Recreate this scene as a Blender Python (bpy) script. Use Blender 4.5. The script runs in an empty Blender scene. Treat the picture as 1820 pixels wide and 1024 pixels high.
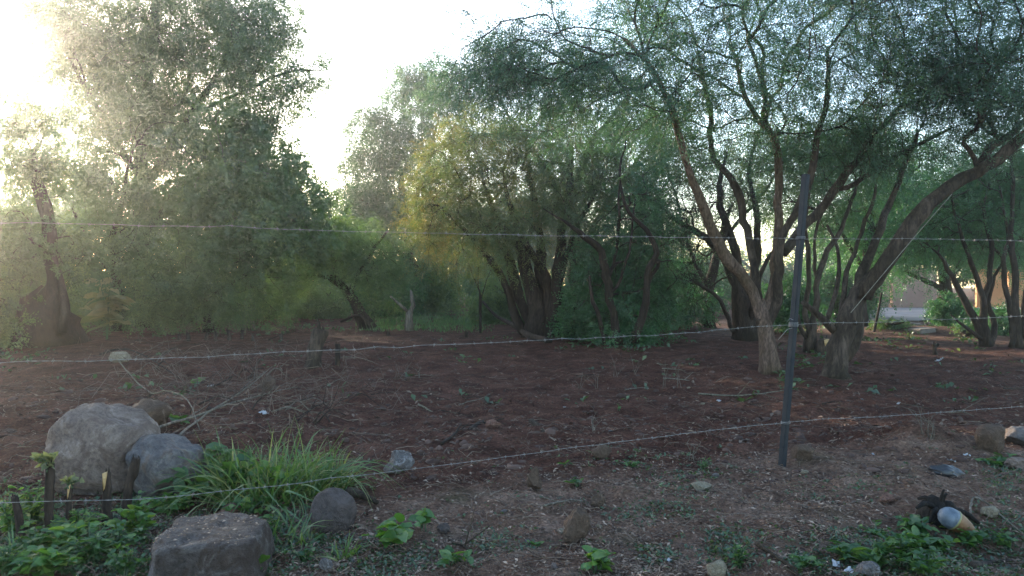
import bpy, bmesh, math, random
import numpy as np
from mathutils import Vector, Matrix, noise as mnoise

random.seed(7)
C = bpy.context.scene.collection
SC = bpy.context.scene

# ------------------------------------------------------------------ camera
FPX = 1375.0                       # focal length in pixels of the 1820 px wide photograph
EYE = 1.5
PITCH = math.atan((512 - 490) / FPX)
cam = bpy.data.cameras.new('camera')
cam.sensor_width = 36.0
cam.lens = 36.0 * FPX / 1820.0
cam.clip_start = 0.05
cam.clip_end = 600.0
camo = bpy.data.objects.new('camera', cam)
camo.location = (0, 0, EYE)
camo.rotation_euler = (math.radians(90) - PITCH, 0, 0)
C.objects.link(camo)
SC.camera = camo

# ------------------------------------------------------------------ sky and sun
SUN_AZ = math.radians(-32.5)       # measured from +Y (ahead), negative to the left
SUN_EL = math.radians(12.0)
world = bpy.data.worlds.new('World')
SC.world = world
world.use_nodes = True
wn = world.node_tree
wn.nodes.clear()
w_out = wn.nodes.new('ShaderNodeOutputWorld')
w_bg = wn.nodes.new('ShaderNodeBackground')
w_sky = wn.nodes.new('ShaderNodeTexSky')
w_sky.sky_type = 'NISHITA'
w_sky.sun_disc = False
w_sky.sun_elevation = SUN_EL
w_sky.sun_rotation = SUN_AZ % (2 * math.pi)
w_sky.air_density = 1.0
w_sky.dust_density = 0.8
w_sky.ozone_density = 1.5
w_bg.inputs['Strength'].default_value = 0.15
wn.links.new(w_sky.outputs[0], w_bg.inputs[0])
wn.links.new(w_bg.outputs[0], w_out.inputs[0])

sl = bpy.data.lights.new('sun', 'SUN')
sl.energy = 3.9
sl.angle = math.radians(0.6)
sl.color = (1.0, 0.84, 0.64)
so = bpy.data.objects.new('sun', sl)
sd = Vector((math.sin(SUN_AZ) * math.cos(SUN_EL), math.cos(SUN_AZ) * math.cos(SUN_EL), math.sin(SUN_EL)))
so.rotation_euler = sd.to_track_quat('Z', 'Y').to_euler()
so.location = sd * 40
C.objects.link(so)

SC.view_settings.view_transform = 'Standard'
SC.view_settings.look = 'None'
SC.view_settings.gamma = 1.0
SC.view_settings.exposure = 2.4
SC.view_settings.use_curve_mapping = False
SC.render.engine = 'CYCLES'
SC.cycles.max_bounces = 6
SC.cycles.diffuse_bounces = 3
SC.cycles.transmission_bounces = 4
SC.cycles.volume_bounces = 1
SC.cycles.glossy_bounces = 2

# ------------------------------------------------------------------ small maths
_tab = np.random.default_rng(11).random((8, 256, 256))
def vnoise(x, y, s=0):
    x = np.asarray(x, float); y = np.asarray(y, float)
    xi = np.floor(x).astype(int); yi = np.floor(y).astype(int)
    fx = x - xi; fy = y - yi
    fx = fx * fx * (3 - 2 * fx); fy = fy * fy * (3 - 2 * fy)
    t = _tab[s % 8]
    a = t[xi & 255, yi & 255]; b = t[(xi + 1) & 255, yi & 255]
    c = t[xi & 255, (yi + 1) & 255]; d = t[(xi + 1) & 255, (yi + 1) & 255]
    return (a * (1 - fx) + b * fx) * (1 - fy) + (c * (1 - fx) + d * fx) * fy - 0.5

def sstep(a, b, x):
    t = np.clip((np.asarray(x, float) - a) / (b - a), 0, 1)
    return t * t * (3 - 2 * t)

def bump(x, y, cx, cy, rx, ry, h):
    return h * np.exp(-(((x - cx) / rx) ** 2 + ((y - cy) / ry) ** 2))

def height(x, y):
    x = np.asarray(x, float); y = np.asarray(y, float)
    r = np.hypot(x, y)
    fade = 1 - 0.6 * sstep(20, 45, r)
    z = 0.10 * vnoise(x * 0.35 + 3, y * 0.35 + 9, 0) * fade
    z = z + 0.075 * vnoise(x * 1.1, y * 1.1, 1) * fade
    # tilled field: low ridges left by the blade, running across the view
    tilled = sstep(6.3, 8.0, y - 0.25 * x) * (1 - sstep(17, 21, y))
    rid = vnoise(x * 0.7 + 0.4 * y, y * 3.3 - 0.5 * x, 2)
    z = z + tilled * 0.065 * rid
    near = 1 - sstep(14, 24, r)
    z = z + near * (0.040 * vnoise(x * 3.7, y * 3.7, 3) + 0.030 * vnoise(x * 9, y * 9, 4) + 0.022 * vnoise(x * 19, y * 19, 5))
    z = z + near * 0.05 * np.maximum(vnoise(x * 5.1 + 7, y * 5.1, 6) - 0.18, 0) * 2
    # spoil bank behind the boulders on the left, mound round the rock on the right
    z = z + bump(x, y, -4.6, 8.2, 1.9, 1.3, 0.22) + bump(x, y, -5.5, 12.5, 3.0, 1.2, 0.18)
    z = z + bump(x, y, 3.62, 6.7, 0.42, 0.40, 0.20)
    z = z + bump(x, y, 11.3, 20.5, 2.2, 1.4, 0.20)
    # a shallow ditch right of the fence post, next to the weeds
    z = z - bump(x, y, 2.7, 4.35, 0.5, 0.3, 0.10)
    return z

_cp, _sp = math.cos(PITCH), math.sin(PITCH)
def ray(px, py):
    cx = (px - 910) / FPX; cy = (512 - py) / FPX
    return Vector((cx, _cp + cy * _sp, -_sp + cy * _cp))
def at(px, py, d):
    """the point seen at photo pixel (px, py), d metres ahead"""
    v = ray(px, py)
    return Vector((0, 0, EYE)) + v * (d / v.y)
def gnd(px, py):
    v = ray(px, py)
    z = 0.0
    for _ in range(12):
        t = (z - EYE) / v.z
        p = Vector((v.x * t, v.y * t, z))
        z = 0.5 * z + 0.5 * float(height(p.x, p.y))
    p.z = float(height(p.x, p.y))
    return p
def onground(x, y, dz=0.0):
    return Vector((x, y, float(height(x, y)) + dz))

# ------------------------------------------------------------------ objects
def tag(o, label=None, cat=None, group=None, kind=None):
    if label: o['label'] = label
    if cat: o['category'] = cat
    if group: o['group'] = group
    if kind: o['kind'] = kind
    return o

def thing(name, label, cat, loc, group=None):
    o = bpy.data.objects.new(name, None)
    o.empty_display_size = 0.1
    o.location = loc
    C.objects.link(o)
    return tag(o, label, cat, group)

def mesh_from(name, V, T, mat, smooth=False, attr=None):
    V = np.ascontiguousarray(V, dtype=np.float32).reshape(-1, 3)
    T = np.ascontiguousarray(T, dtype=np.int32).reshape(-1, 3)
    me = bpy.data.meshes.new(name)
    me.vertices.add(len(V)); me.vertices.foreach_set('co', V.ravel())
    me.loops.add(T.size); me.loops.foreach_set('vertex_index', T.ravel())
    me.polygons.add(len(T))
    me.polygons.foreach_set('loop_start', np.arange(0, T.size, 3, dtype=np.int32))
    if smooth:
        me.polygons.foreach_set('use_smooth', np.ones(len(T), dtype=bool))
    if attr is not None:
        a = me.attributes.new('tint', 'FLOAT', 'POINT')
        a.data.foreach_set('value', np.ascontiguousarray(attr, dtype=np.float32))
    me.update(calc_edges=True)
    if mat: me.materials.append(mat)
    return me

def place(name, me, parent=None, loc=(0, 0, 0), kind=None):
    o = bpy.data.objects.new(name, me)
    o.location = loc
    C.objects.link(o)
    if parent is not None: o.parent = parent
    if kind: o['kind'] = kind
    return o

class Acc:
    """collects triangles of one mesh"""
    def __init__(s): s.V, s.T, s.A, s.n = [], [], [], 0
    def add(s, V, T, a=None):
        V = np.asarray(V, float).reshape(-1, 3); T = np.asarray(T, int).reshape(-1, 3)
        s.V.append(V); s.T.append(T + s.n); s.n += len(V)
        s.A.append(np.full(len(V), 0.5) if a is None else np.broadcast_to(np.asarray(a, float), (len(V),)))
    def build(s, name, mat, parent=None, origin=(0, 0, 0), smooth=False, kind=None, loc=None):
        if not s.V: return None
        V = np.concatenate(s.V) - np.asarray(origin, float)
        me = mesh_from(name, V, np.concatenate(s.T), mat, smooth, np.concatenate(s.A))
        return place(name, me, parent, loc if loc is not None else (0, 0, 0), kind)

def nrm(v):
    v = np.asarray(v, float)
    return v / np.maximum(np.linalg.norm(v, axis=-1, keepdims=True), 1e-9)

def tubes(P, R, sides):
    """N tubes of K points at once: P (N,K,3), R (N,K)"""
    N, K, _ = P.shape
    d = nrm(P[:, -1] - P[:, 0])
    ref = np.where(np.abs(d[:, 2:3]) > 0.85, np.array([[1.0, 0, 0]]), np.array([[0, 0, 1.0]]))
    u = nrm(np.cross(d, ref)); v = np.cross(d, u)
    a = np.arange(sides) * 2 * math.pi / sides
    ring = u[:, None, None, :] * np.cos(a)[None, None, :, None] + v[:, None, None, :] * np.sin(a)[None, None, :, None]
    V = P[:, :, None, :] + ring * R[:, :, None, None]
    base = (np.arange(N) * K * sides)[:, None, None]
    k = (np.arange(K - 1) * sides)[None, :, None]
    i = np.arange(sides)[None, None, :]; j = (np.arange(sides) + 1) % sides
    j = j[None, None, :]
    A = base + k + i; B = base + k + j; Cc = base + k + sides + j; D = base + k + sides + i
    T = np.stack([np.stack([A, B, Cc], -1), np.stack([A, Cc, D], -1)], -2).reshape(-1, 3)
    return V.reshape(-1, 3), T

def smooth_path(pts, n):
    """Catmull-Rom through pts, n samples; pts may carry a 4th value (radius)"""
    p = np.asarray(pts, float)
    if len(p) == 2:
        t = np.linspace(0, 1, n)[:, None]
        return p[0] * (1 - t) + p[1] * t
    q = np.vstack([2 * p[0] - p[1], p, 2 * p[-1] - p[-2]])
    seg = np.linalg.norm(np.diff(p[:, :3], axis=0), axis=1)
    cum = np.concatenate([[0], np.cumsum(seg)])
    s = np.linspace(0, cum[-1], n)
    i = np.clip(np.searchsorted(cum, s, 'right') - 1, 0, len(seg) - 1)
    t = ((s - cum[i]) / np.maximum(seg[i], 1e-9))[:, None]
    a, b, c, d = q[i], q[i + 1], q[i + 2], q[i + 3]
    return 0.5 * ((2 * b) + (-a + c) * t + (2 * a - 5 * b + 4 * c - d) * t ** 2 + (-a + 3 * b - 3 * c + d) * t ** 3)

def limb_mesh(acc, P, R, sides=10, lump=0.12, rng=None, cap=True, flare=0.0):
    """one tube with turning frames, lumps along it and closed ends"""
    rng = rng or np.random.default_rng(1)
    P = np.asarray(P, float); K = len(P)
    t = nrm(np.gradient(P, axis=0))
    u = nrm(np.cross(t[0], [0.3, 1, 0.2]))
    V = []
    ph = rng.random(4) * 6.28
    for k in range(K):
        u = nrm(u - t[k] * np.dot(u, t[k])); v = np.cross(t[k], u)
        a = np.arange(sides) * 2 * math.pi / sides
        f = 1 + lump * (np.sin(2 * a + ph[0] + k * 0.23) * 0.5 + np.sin(3 * a + ph[1] - k * 0.31) * 0.4) + lump * 0.7 * (rng.random(sides) - 0.5)
        if flare: f = f * (1 + flare * math.exp(-k * 0.55) * (1 + 0.5 * np.sin(4 * a + ph[2])))
        r = (R[k] * f)[:, None]
        V.append(P[k] + (u * np.cos(a)[:, None] + v * np.sin(a)[:, None]) * r)
    V = np.concatenate(V)
    T = []
    for k in range(K - 1):
        for i in range(sides):
            j = (i + 1) % sides; b = k * sides
            T += [(b + i, b + j, b + sides + j), (b + i, b + sides + j, b + sides + i)]
    if cap:
        n = len(V)
        V = np.vstack([V, P[0], P[-1]])
        for i in range(sides):
            j = (i + 1) % sides
            T += [(n, j, i), (n + 1, (K - 1) * sides + i, (K - 1) * sides + j)]
    acc.add(V, T)
    return acc

# ------------------------------------------------------------------ materials
def new_mat(name):
    m = bpy.data.materials.new(name); m.use_nodes = True
    nt = m.node_tree; nt.nodes.clear()
    out = nt.nodes.new('ShaderNodeOutputMaterial')
    return m, nt, out
def N(nt, typ, **kw):
    n = nt.nodes.new(typ)
    for k, v in kw.items():
        if k in n.inputs: n.inputs[k].default_value = v
        else: setattr(n, k, v)
    return n
def ramp(nt, fac, stops):
    r = nt.nodes.new('ShaderNodeValToRGB')
    e = r.color_ramp.elements
    while len(e) < len(stops): e.new(0.5)
    for k, (p, c) in enumerate(stops):
        e[k].position = p
        e[k].color = (c[0], c[1], c[2], 1) if not isinstance(c, (int, float)) else (c, c, c, 1)
    nt.links.new(fac, r.inputs[0])
    return r
def noise_tex(nt, scale, detail=6, rough=0.6, vec=None, dist=0.0):
    n = nt.nodes.new('ShaderNodeTexNoise')
    n.inputs['Scale'].default_value = scale; n.inputs['Detail'].default_value = detail
    n.inputs['Roughness'].default_value = rough; n.inputs['Distortion'].default_value = dist
    if vec is not None: nt.links.new(vec, n.inputs['Vector'])
    return n
def mixc(nt, fac, a, b, blend='MIX'):
    m = nt.nodes.new('ShaderNodeMix'); m.data_type = 'RGBA'; m.blend_type = blend
    for s, v in ((0, fac), (6, a), (7, b)):
        if hasattr(v, 'is_output'): nt.links.new(v, m.inputs[s])
        elif isinstance(v, (int, float)): m.inputs[s].default_value = v
        else: m.inputs[s].default_value = (v[0], v[1], v[2], 1)
    return m.outputs[2]

def leaf_mat(name, c0, c1, c2, trans=0.42, attr=True, rough=0.5, gloss=0.06):
    m, nt, out = new_mat(name)
    if attr:
        a = N(nt, 'ShaderNodeAttribute', attribute_name='tint'); fac = a.outputs['Fac']
    else:
        fac = N(nt, 'ShaderNodeObjectInfo').outputs['Random']
    r = ramp(nt, fac, [(0.0, c0), (0.55, c1), (1.0, c2)])
    col = r.outputs[0]
    if not attr:
        tc = N(nt, 'ShaderNodeTexCoord')
        n = noise_tex(nt, 5.0, 3, 0.5, tc.outputs['Object'])
        col = mixc(nt, n.outputs[0], col, (c0[0] * .8, c0[1] * .8, c0[2] * .8))
    d = N(nt, 'ShaderNodeBsdfDiffuse'); nt.links.new(col, d.inputs[0])
    t = N(nt, 'ShaderNodeBsdfTranslucent')
    tcol = mixc(nt, 0.55, col, (1.6, 1.5, 0.5), 'MULTIPLY')
    nt.links.new(tcol, t.inputs[0])
    mx = N(nt, 'ShaderNodeMixShader'); mx.inputs[0].default_value = trans
    nt.links.new(d.outputs[0], mx.inputs[1]); nt.links.new(t.outputs[0], mx.inputs[2])
    g = N(nt, 'ShaderNodeBsdfGlossy'); g.inputs['Roughness'].default_value = rough
    g.inputs[0].default_value = (0.8, 0.85, 0.9, 1)
    mg = N(nt, 'ShaderNodeMixShader'); mg.inputs[0].default_value = gloss
    nt.links.new(mx.outputs[0], mg.inputs[1]); nt.links.new(g.outputs[0], mg.inputs[2])
    nt.links.new(mg.outputs[0], out.inputs[0])
    return m

def bark_mat(name, c0, c1, scale=9.0, stretch=0.22, bumpd=0.6):
    m, nt, out = new_mat(name)
    tc = N(nt, 'ShaderNodeTexCoord')
    mp = N(nt, 'ShaderNodeMapping'); mp.inputs['Scale'].default_value = (1, 1, stretch)
    nt.links.new(tc.outputs['Object'], mp.inputs[0])
    n1 = noise_tex(nt, scale, 8, 0.7, mp.outputs[0], 0.4)
    n2 = noise_tex(nt, scale * 4, 5, 0.65, mp.outputs[0])
    n3 = noise_tex(nt, 1.4, 4, 0.6, tc.outputs['Object'])
    r = ramp(nt, n1.outputs[0], [(0.36, c0), (0.64, c1)])
    pt = ramp(nt, n3.outputs[0], [(0.42, 0.0), (0.6, 0.8)])
    col = mixc(nt, pt.outputs[0], r.outputs[0], (c0[0] * 1.25, c0[1] * 1.35, c0[2] * 1.05))
    st = ramp(nt, n2.outputs[0], [(0.38, 0.45), (0.6, 1.15)])
    col = mixc(nt, 0.85, col, st.outputs[0], 'MULTIPLY')
    p = N(nt, 'ShaderNodeBsdfPrincipled'); p.inputs['Roughness'].default_value = 0.9
    p.inputs['Specular IOR Level'].default_value = 0.2
    nt.links.new(col, p.inputs['Base Color'])
    mm = N(nt, 'ShaderNodeMath', operation='ADD')
    nt.links.new(n1.outputs[0], mm.inputs[0]); nt.links.new(n2.outputs[0], mm.inputs[1])
    b = N(nt, 'ShaderNodeBump'); b.inputs['Strength'].default_value = bumpd; b.inputs['Distance'].default_value = 0.03
    nt.links.new(mm.outputs[0], b.inputs['Height']); nt.links.new(b.outputs[0], p.inputs['Normal'])
    nt.links.new(p.outputs[0], out.inputs[0])
    return m

def stone_mat(name, c0, c1, c2, scale=4.0, bumpd=0.7, dirt=(0.060, 0.036, 0.026), dirt_amt=0.65):
    m, nt, out = new_mat(name)
    tc = N(nt, 'ShaderNodeTexCoord')
    v = tc.outputs['Object']
    n1 = noise_tex(nt, scale, 9, 0.68, v, 1.2)
    n2 = noise_tex(nt, scale * 9, 7, 0.75, v)
    n3 = noise_tex(nt, scale * 0.9, 6, 0.65, v, 1.5)
    r = ramp(nt, n1.outputs[0], [(0.32, c0), (0.5, c1), (0.66, c2)])
    sp = ramp(nt, n2.outputs[0], [(0.36, 0.45), (0.54, 1.0)])
    col = mixc(nt, 0.75, r.outputs[0], sp.outputs[0], 'MULTIPLY')
    dm = ramp(nt, n3.outputs[0], [(0.47, 0.0), (0.58, dirt_amt)])
    col = mixc(nt, dm.outputs[0], col, dirt)
    wv = N(nt, 'ShaderNodeVectorMath', operation='MULTIPLY_ADD')
    nt.links.new(noise_tex(nt, scale * 1.5, 4, 0.6, v).outputs['Color'], wv.inputs[0])
    wv.inputs[1].default_value = (0.7, 0.7, 0.7); nt.links.new(v, wv.inputs[2])
    vor = N(nt, 'ShaderNodeTexVoronoi', feature='DISTANCE_TO_EDGE'); vor.inputs['Scale'].default_value = scale * 0.6
    nt.links.new(wv.outputs[0], vor.inputs['Vector'])
    cr = ramp(nt, vor.outputs['Distance'], [(0.0, 0.55), (0.018, 1.0)])
    col = mixc(nt, 0.5, col, cr.outputs[0], 'MULTIPLY')
    p = N(nt, 'ShaderNodeBsdfPrincipled'); p.inputs['Roughness'].default_value = 0.85
    p.inputs['Specular IOR Level'].default_value = 0.25
    nt.links.new(col, p.inputs['Base Color'])
    mm = N(nt, 'ShaderNodeMath', operation='MULTIPLY_ADD')
    nt.links.new(n1.outputs[0], mm.inputs[0]); mm.inputs[1].default_value = 2.0; nt.links.new(n2.outputs[0], mm.inputs[2])
    m3 = N(nt, 'ShaderNodeMath', operation='MULTIPLY_ADD'); nt.links.new(cr.outputs[0], m3.inputs[0]); m3.inputs[1].default_value = 0.5; nt.links.new(mm.outputs[0], m3.inputs[2])
    b = N(nt, 'ShaderNodeBump'); b.inputs['Strength'].default_value = bumpd; b.inputs['Distance'].default_value = 0.03
    nt.links.new(m3.outputs[0], b.inputs['Height']); nt.links.new(b.outputs[0], p.inputs['Normal'])
    nt.links.new(p.outputs[0], out.inputs[0])
    return m

def plain_mat(name, c0, c1, scale=12.0, rough=0.8, metal=0.0, bumpd=0.2, spec=0.3, attr=False):
    m, nt, out = new_mat(name)
    tc = N(nt, 'ShaderNodeTexCoord')
    n = noise_tex(nt, scale, 6, 0.65, tc.outputs['Object'], 0.3)
    if attr:
        a = N(nt, 'ShaderNodeAttribute', attribute_name='tint')
        r = ramp(nt, a.outputs['Fac'], [(0.0, c0), (1.0, c1)])
    else:
        r = ramp(nt, n.outputs[0], [(0.3, c0), (0.7, c1)])
    p = N(nt, 'ShaderNodeBsdfPrincipled')
    p.inputs['Roughness'].default_value = rough; p.inputs['Metallic'].default_value = metal
    p.inputs['Specular IOR Level'].default_value = spec
    nt.links.new(r.outputs[0], p.inputs['Base Color'])
    b = N(nt, 'ShaderNodeBump'); b.inputs['Strength'].default_value = bumpd; b.inputs['Distance'].default_value = 0.01
    nt.links.new(n.outputs[0], b.inputs['Height']); nt.links.new(b.outputs[0], p.inputs['Normal'])
    nt.links.new(p.outputs[0], out.inputs[0])
    return m

def ground_mat():
    m, nt, out = new_mat('soil')
    tc = N(nt, 'ShaderNodeTexCoord'); v = tc.outputs['Object']
    big = noise_tex(nt, 0.5, 6, 0.6, v, 0.8)
    mid = noise_tex(nt, 3.0, 8, 0.65, v, 0.5)
    fine = noise_tex(nt, 40.0, 6, 0.75, v)
    grit = N(nt, 'ShaderNodeTexVoronoi'); grit.inputs['Scale'].default_value = 60.0
    nt.links.new(v, grit.inputs['Vector'])
    # dark red tilled earth
    till = ramp(nt, mid.outputs[0], [(0.28, (0.036, 0.016, 0.011)), (0.5, (0.092, 0.040, 0.027)), (0.74, (0.175, 0.086, 0.060))])
    # dry trampled verge on the near side of the fence, greyer and full of chips
    verge = ramp(nt, mid.outputs[0], [(0.28, (0.085, 0.044, 0.030)), (0.52, (0.215, 0.130, 0.092)), (0.74, (0.34, 0.235, 0.178))])
    a = N(nt, 'ShaderNodeAttribute', attribute_name='tint')
    mx = N(nt, 'ShaderNodeMath', operation='ADD'); nt.links.new(a.outputs['Fac'], mx.inputs[0])
    bs = N(nt, 'ShaderNodeMath', operation='MULTIPLY_ADD'); nt.links.new(big.outputs[0], bs.inputs[0]); bs.inputs[1].default_value = 1.1; bs.inputs[2].default_value = -0.55
    nt.links.new(bs.outputs[0], mx.inputs[1])
    blend = ramp(nt, mx.outputs[0], [(0.32, 0.0), (0.68, 1.0)])
    col = mixc(nt, blend.outputs[0], till.outputs[0], verge.outputs[0])
    gr = ramp(nt, grit.outputs['Color'], [(0.0, 0.55), (0.6, 1.0), (1.0, 1.5)])
    col = mixc(nt, 0.8, col, gr.outputs[0], 'MULTIPLY')
    fr = ramp(nt, fine.outputs[0], [(0.34, 0.45), (0.66, 1.45)])
    col = mixc(nt, 0.8, col, fr.outputs[0], 'MULTIPLY')
    # a green film of moss and seedlings in patches
    gn = noise_tex(nt, 1.3, 5, 0.6, v, 0.4)
    gm = ramp(nt, gn.outputs[0], [(0.56, 0.0), (0.72, 0.5)])
    gmul = N(nt, 'ShaderNodeMath', operation='MULTIPLY'); nt.links.new(gm.outputs[0], gmul.inputs[0]); nt.links.new(blend.outputs[0], gmul.inputs[1])
    col = mixc(nt, gmul.outputs[0], col, (0.055, 0.075, 0.035))
    p = N(nt, 'ShaderNodeBsdfPrincipled'); p.inputs['Roughness'].default_value = 0.95
    p.inputs['Specular IOR Level'].default_value = 0.1
    nt.links.new(col, p.inputs['Base Color'])
    s1 = N(nt, 'ShaderNodeMath', operation='MULTIPLY_ADD'); nt.links.new(mid.outputs[0], s1.inputs[0]); s1.inputs[1].default_value = 2.0
    nt.links.new(fine.outputs[0], s1.inputs[2])
    b = N(nt, 'ShaderNodeBump'); b.inputs['Strength'].default_value = 1.0; b.inputs['Distance'].default_value = 0.05
    nt.links.new(s1.outputs[0], b.inputs['Height']); nt.links.new(b.outputs[0], p.inputs['Normal'])
    nt.links.new(p.outputs[0], out.inputs[0])
    return m

M = {}
M['soil'] = ground_mat()
M['leaf_grey'] = leaf_mat('leaf_grey_green', (0.025, 0.065, 0.029), (0.042, 0.107, 0.046), (0.070, 0.153, 0.057), trans=0.46)
M['leaf_deep'] = leaf_mat('leaf_deep_green', (0.016, 0.067, 0.018), (0.030, 0.114, 0.028), (0.058, 0.174, 0.040), trans=0.46)
M['leaf_mid'] = leaf_mat('leaf_mid_green', (0.035, 0.079, 0.018), (0.061, 0.125, 0.028), (0.110, 0.177, 0.037), trans=0.46)
M['leaf_yellow'] = leaf_mat('leaf_yellow_green', (0.050, 0.098, 0.022), (0.098, 0.138, 0.026), (0.165, 0.138, 0.030), trans=0.5)
M['leaf_far'] = leaf_mat('leaf_far_green', (0.026, 0.072, 0.029), (0.044, 0.114, 0.044), (0.070, 0.153, 0.055), trans=0.46)
M['leaf_weed'] = leaf_mat('leaf_weed', (0.030, 0.085, 0.018), (0.068, 0.165, 0.028), (0.150, 0.250, 0.042), attr=False, trans=0.45, gloss=0.05)
M['leaf_bright'] = leaf_mat('leaf_bright', (0.060, 0.150, 0.022), (0.110, 0.230, 0.032), (0.24, 0.32, 0.045), attr=False, trans=0.5, gloss=0.05)
M['leaf_pale'] = leaf_mat('leaf_pale', (0.13, 0.16, 0.06), (0.19, 0.21, 0.09), (0.27, 0.26, 0.12), attr=False, trans=0.55)
M['blade'] = leaf_mat('grass_blade', (0.065, 0.135, 0.026), (0.125, 0.220, 0.040), (0.34, 0.30, 0.11), attr=False, trans=0.45)
M['cover'] = leaf_mat('ground_cover', (0.034, 0.062, 0.022), (0.055, 0.10, 0.032), (0.10, 0.15, 0.05))
M['grass'] = leaf_mat('short_grass', (0.042, 0.100, 0.028), (0.066, 0.145, 0.038), (0.105, 0.190, 0.052), trans=0.45)
M['litter'] = plain_mat('dry_litter', (0.045, 0.025, 0.018), (0.40, 0.285, 0.205), attr=True, bumpd=0.0)
M['twig'] = plain_mat('dry_twig', (0.07, 0.045, 0.033), (0.25, 0.185, 0.135), attr=True, bumpd=0.0)
M['clod'] = plain_mat('soil_clod', (0.045, 0.024, 0.018), (0.12, 0.07, 0.052), attr=True, bumpd=0.0)
M['bark'] = bark_mat('bark_brown', (0.026, 0.018, 0.014), (0.110, 0.080, 0.060))
M['bark_smooth'] = bark_mat('bark_smooth', (0.075, 0.047, 0.035), (0.215, 0.145, 0.110), scale=9.0, stretch=0.35, bumpd=1.0)
M['bark_dark'] = bark_mat('bark_dark', (0.022, 0.015, 0.012), (0.065, 0.046, 0.036))
M['bark_pale'] = bark_mat('bark_pale', (0.10, 0.085, 0.07), (0.24, 0.20, 0.165))
M['charred'] = bark_mat('charred_wood', (0.008, 0.007, 0.007), (0.03, 0.024, 0.020))
M['split'] = plain_mat('split_wood', (0.28, 0.17, 0.07), (0.55, 0.38, 0.18), 30)
M['stone'] = stone_mat('grey_boulder', (0.110, 0.078, 0.062), (0.21, 0.160, 0.134), (0.34, 0.275, 0.236), scale=4.5, dirt=(0.10, 0.066, 0.05))
M['stone_blue'] = stone_mat('blue_grey_boulder', (0.060, 0.057, 0.060), (0.128, 0.118, 0.116), (0.24, 0.212, 0.195), scale=4.5, dirt=(0.12, 0.085, 0.066), dirt_amt=0.8)
M['stone_dark'] = stone_mat('dark_stone', (0.045, 0.036, 0.034), (0.085, 0.068, 0.063), (0.13, 0.105, 0.095), dirt_amt=0.2)
M['stone_brown'] = stone_mat('brown_stone', (0.062, 0.040, 0.028), (0.115, 0.077, 0.054), (0.18, 0.125, 0.088), scale=9)
M['stone_pale'] = stone_mat('pale_stone', (0.17, 0.14, 0.10), (0.28, 0.235, 0.165), (0.38, 0.33, 0.24), scale=12, dirt_amt=0.4)
M['stone_white'] = stone_mat('white_stone', (0.05, 0.045, 0.043), (0.17, 0.155, 0.15), (0.46, 0.44, 0.43), scale=14)
M['stone_red'] = stone_mat('red_stone', (0.13, 0.062, 0.045), (0.22, 0.115, 0.083), (0.32, 0.19, 0.14), scale=12)
M['block'] = stone_mat('cut_block', (0.060, 0.048, 0.043), (0.125, 0.105, 0.096), (0.24, 0.212, 0.20), scale=7, bumpd=1.0)
M['post'] = plain_mat('painted_steel', (0.008, 0.013, 0.019), (0.026, 0.026, 0.028), 9, rough=0.7, metal=0.0, spec=0.3)
M['wire'] = plain_mat('galvanised_wire', (0.16, 0.155, 0.15), (0.32, 0.31, 0.30), 40, rough=0.45, metal=0.7, spec=0.5)
M['wall'] = plain_mat('pink_plaster', (0.20, 0.120, 0.095), (0.27, 0.170, 0.135), 1.5)
M['wall_orange'] = plain_mat('orange_plaster', (0.36, 0.15, 0.055), (0.50, 0.23, 0.10), 1.5)
M['road'] = plain_mat('pale_road', (0.20, 0.155, 0.135), (0.31, 0.25, 0.22), 1.2, rough=0.95)
M['slab'] = plain_mat('concrete', (0.15, 0.12, 0.10), (0.25, 0.21, 0.175), 6)
M['plastic'] = plain_mat('white_plastic', (0.30, 0.30, 0.31), (0.46, 0.46, 0.47), 10, rough=0.4)
M['black'] = plain_mat('black_plastic', (0.010, 0.011, 0.014), (0.025, 0.026, 0.03), 14, rough=0.35, spec=0.5)
M['cord'] = plain_mat('pale_cord', (0.18, 0.17, 0.14), (0.30, 0.28, 0.23), 30)

# ------------------------------------------------------------------ ground: one sheet, finest where the camera looks
def build_ground():
    rows = np.concatenate([np.geomspace(0.3, 3.2, 26)[:-1], np.geomspace(3.2, 9, 180)[:-1], np.geomspace(9, 26, 130)[:-1], np.geomspace(26, 108, 50)])
    front = np.linspace(-56, 56, 370); back = np.linspace(58, 302, 44)[1:-1]
    ang = np.radians(np.concatenate([front, back]))
    nr, na = len(rows), len(ang)
    X = rows[:, None] * np.sin(ang)[None, :]; Y = rows[:, None] * np.cos(ang)[None, :]
    Z = height(X, Y)
    V = np.stack([X, Y, Z], -1).reshape(-1, 3)
    # verge (1) against tilled earth (0): a property of the place, the near side of the fence
    t = 1 - sstep(-0.9, 1.3, Y - (5.3 + 0.30 * X + 0.7 * vnoise(X * 0.9, Y * 0.9, 2)))
    t = t * sstep(-3.2, 0.3, X + 0.2 * Y) * 0.95
    t = np.maximum(t, 0.45 * sstep(3.5, 6.0, X) * sstep(12, 18, Y) * (1 - sstep(26, 34, Y)))
    V = np.vstack([V, [[0, 0, height(0, 0)]]]); t = np.append(t.ravel(), 0.9)
    i = np.arange(nr - 1)[:, None] * na; j = np.arange(na)[None, :]; j2 = (np.arange(na) + 1)[None, :] % na
    a, b, c, d = i + j, i + j2, i + na + j2, i + na + j
    T = np.stack([np.stack([a, c, b], -1), np.stack([a, d, c], -1)], -2).reshape(-1, 3)
    ctr = nr * na
    T = np.vstack([T, np.stack([np.full(na, ctr), j[0], j2[0]], -1)])
    me = mesh_from('ground', V, T, M['soil'], smooth=True, attr=t)
    return place('ground', me, kind='structure')
build_ground()

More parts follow.
